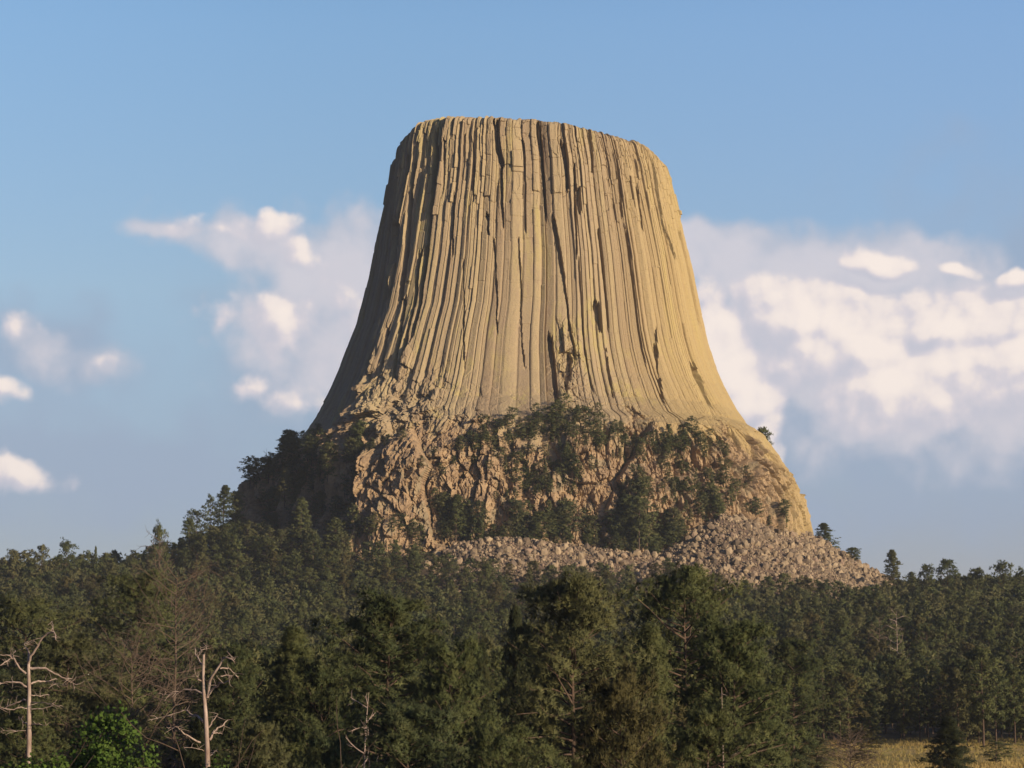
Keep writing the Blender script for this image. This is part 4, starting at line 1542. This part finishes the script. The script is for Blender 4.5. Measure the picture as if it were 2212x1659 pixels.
for (px, py, w, d, key, lb) in NEAR:
    blot(px / 2, py / 2, w / 2 * .9, (1700 - py) / 2 * 1.15, 10 ** 6)
for (px, py, w) in ((225, 1522, 215), (60, 1605, 240)):
    blot(px / 2, py / 2, w / 2, 120, 10 ** 6)
for i in order:
    key, x, y, z, rz, sc, lb, gr, nm, wt = CAND[i]
    mt, mc, H, Wd = PROTO[key]
    p0 = proj(x, y, z + H * sc[2])
    p1 = proj(x, y, z + H * sc[2] * .12)
    blot(p0[0] / 2, p0[1] / 2, Wd * sc[0] / y * FPX / 2 * .9, (p1[1] - p0[1]) / 2, i)
vals, cnts = np.unique(buf[(buf >= 0) & (buf < 10 ** 6)], return_counts=True)
vis = dict(zip(vals.tolist(), cnts.tolist()))
score = sorted(((vis.get(i, 0) * CAND[i][9], i) for i in range(len(CAND))), reverse=True)
N_IND = 300 - len(NEAR)
# keep the described lone trees and the ledge trees that show, then the largest of the forest
chosen = [i for s, i in score if s > 0][:N_IND]
chosen_set = set(chosen)
for i in chosen:
    key, x, y, z, rz, sc, lb, gr, nm, wt = CAND[i]
    place(key, x, y, z, rz, sc, lb, gr)

# the rest of the forest: one mass of lower-detail pines
LOWS = []
MIDS = []
for i, (w, shp, bare, op) in enumerate([(6.6, 'round', .15, .05), (5.6, 'cone', .1, 0), (6.8, 'flat', .3, .1), (6.0, 'round', .2, .1), (5.2, 'round', .1, .05)]):
    LOWS.append(make_pine(700 + i, 13, w, 2, shape=shp, bare=bare, dens=1.0, open_=op))
    MIDS.append(make_pine(720 + i, 13, w, 1, shape=shp, bare=bare, dens=.8, open_=op))


def merge_far(idxs, name, label):
    Vc, Fc, Lc, Rc, Vt, Ft, Nc = [], [], [], [], [], [], []
    oc = ot = 0
    rr_ = np.random.default_rng(4)
    for i in idxs:
        key, x, y, z, rz, sc, lb, gr, nm, wt = CAND[i]
        H0 = PROTO[key][2]
        k = H0 * sc[2] / 13
        wk = PROTO[key][3] * sc[0] / 6.2
        tv, tf, V, F, L, Nn = (LOWS if y > 430 else MIDS)[rr_.integers(0, 5)]
        ca, sa = math.cos(rz), math.sin(rz)
        M = np.array([[ca * wk, -sa * wk, 0], [sa * wk, ca * wk, 0], [0, 0, k]])
        Nc.append(Nn @ np.array([[ca, -sa, 0], [sa, ca, 0], [0, 0, 1]]).T); Vc.append(V @ M.T + (x, y, z)); Fc.append(F + oc); oc += len(V); Lc.append(L)
        rv = rr_.random()
        if key == 'mid_olive':
            rv = 0.85
        Rc.append(np.full(len(F), rv))
        Vt.append(tv @ M.T + (x, y, z)); Ft.append(tf + ot); ot += len(tv)
    root = link(name, mesh_from(name, np.vstack(Vc), np.vstack(Fc), M_PINE_MASS, False, {'leaf': (np.concatenate(Lc), 'FACE'), 'rnd': (np.concatenate(Rc), 'FACE'), 'tuft_normal': (np.vstack(Nc), 'FACE')}))
    tag(root, label, 'forest', kind='stuff')
    link('trunks', mesh_from('trunks', np.vstack(Vt), np.vstack(Ft), M_BARK, True), root)
    return root


rest = [i for i in range(len(CAND)) if i not in chosen_set]
merge_far(rest, 'pine_forest', 'dense green pine forest covering the slope between the near trees and the tower')
print('individual', len(chosen), 'mass', len(rest), 'seen', len(vis))

# ------------------------------------------------------------------ meadow grass
def build_grass():
    r = np.random.default_rng(31)
    n = 26000
    x = r.uniform(25, 125, n)
    y = r.uniform(225, 430, n)
    h, t, mw = ground(x, y, True)
    dens = fbm(x * .06, y * .03, 0 * x, 3, 301)
    k = (mw > .3) & (dens > r.uniform(-.7, .5, n))
    x, y, h, dens = x[k], y[k], h[k], dens[k]
    m_ = len(x)
    q = 5
    C = np.repeat(np.stack([x, y, h - .05], 1), q, 0) + r.normal(0, .16, (m_ * q, 3)) * (1, 1, 0)
    D = r.normal(0, .38, (m_ * q, 3)) + (0, 0, 1)
    D /= np.linalg.norm(D, axis=1)[:, None]
    V = sprays(C, D, r.uniform(.25, .65, m_ * q) * np.repeat(1 + .5 * (dens > .2), q), r.uniform(.06, .14, m_ * q), r)
    m, nn, b = new_mat('meadow_blades', 0.8)
    rv = nn.node('ShaderNodeAttribute', attribute_name='rnd').outputs['Fac']
    nn.l.new(nn.ramp(rv, [(0, (.12, .13, .03)), (.4, (.25, .20, .06)), (.8, (.33, .24, .09)), (1, (.22, .12, .05))]), b.inputs['Base Color'])
    cr = np.clip(.5 + .6 * dens + r.normal(0, .12, m_), 0, 1)
    o = link('grass', mesh_from('grass', V, np.arange(m_ * q * 3).reshape(-1, 3), m, False, {'rnd': (np.repeat(cr, q), 'FACE')}))
    tag(o, 'golden and green grass covering the open meadow at the lower right', 'grass', kind='stuff')


build_grass()

# ------------------------------------------------------------------ evening air
def build_haze():
    x0, x1, y0, y1, z0, z1 = -14500, 14500, -1500, 14600, -75, 260
    V = np.array([(x, y, z) for z in (z0, z1) for y in (y0, y1) for x in (x0, x1)], float)
    F = np.array([(0, 2, 3, 1), (4, 5, 7, 6), (0, 1, 5, 4), (2, 6, 7, 3), (0, 4, 6, 2), (1, 3, 7, 5)])
    m = bpy.data.materials.new('haze_air')
    m.use_nodes = True
    n = NT(m.node_tree)
    n.n.clear()
    out = n.node('ShaderNodeOutputMaterial')
    pv = n.node('ShaderNodeVolumePrincipled')
    pv.inputs['Color'].default_value = (0.80, 0.88, 1.0, 1)
    pv.inputs['Density'].default_value = 0.00006
    n.l.new(pv.outputs[0], out.inputs['Volume'])
    tag(link('haze', mesh_from('haze', V, F, m)), 'thin bluish evening haze filling the air over the forest', kind='stuff')


build_haze()
scene.cycles.volume_bounces = 0
scene.cycles.volume_max_steps = 16
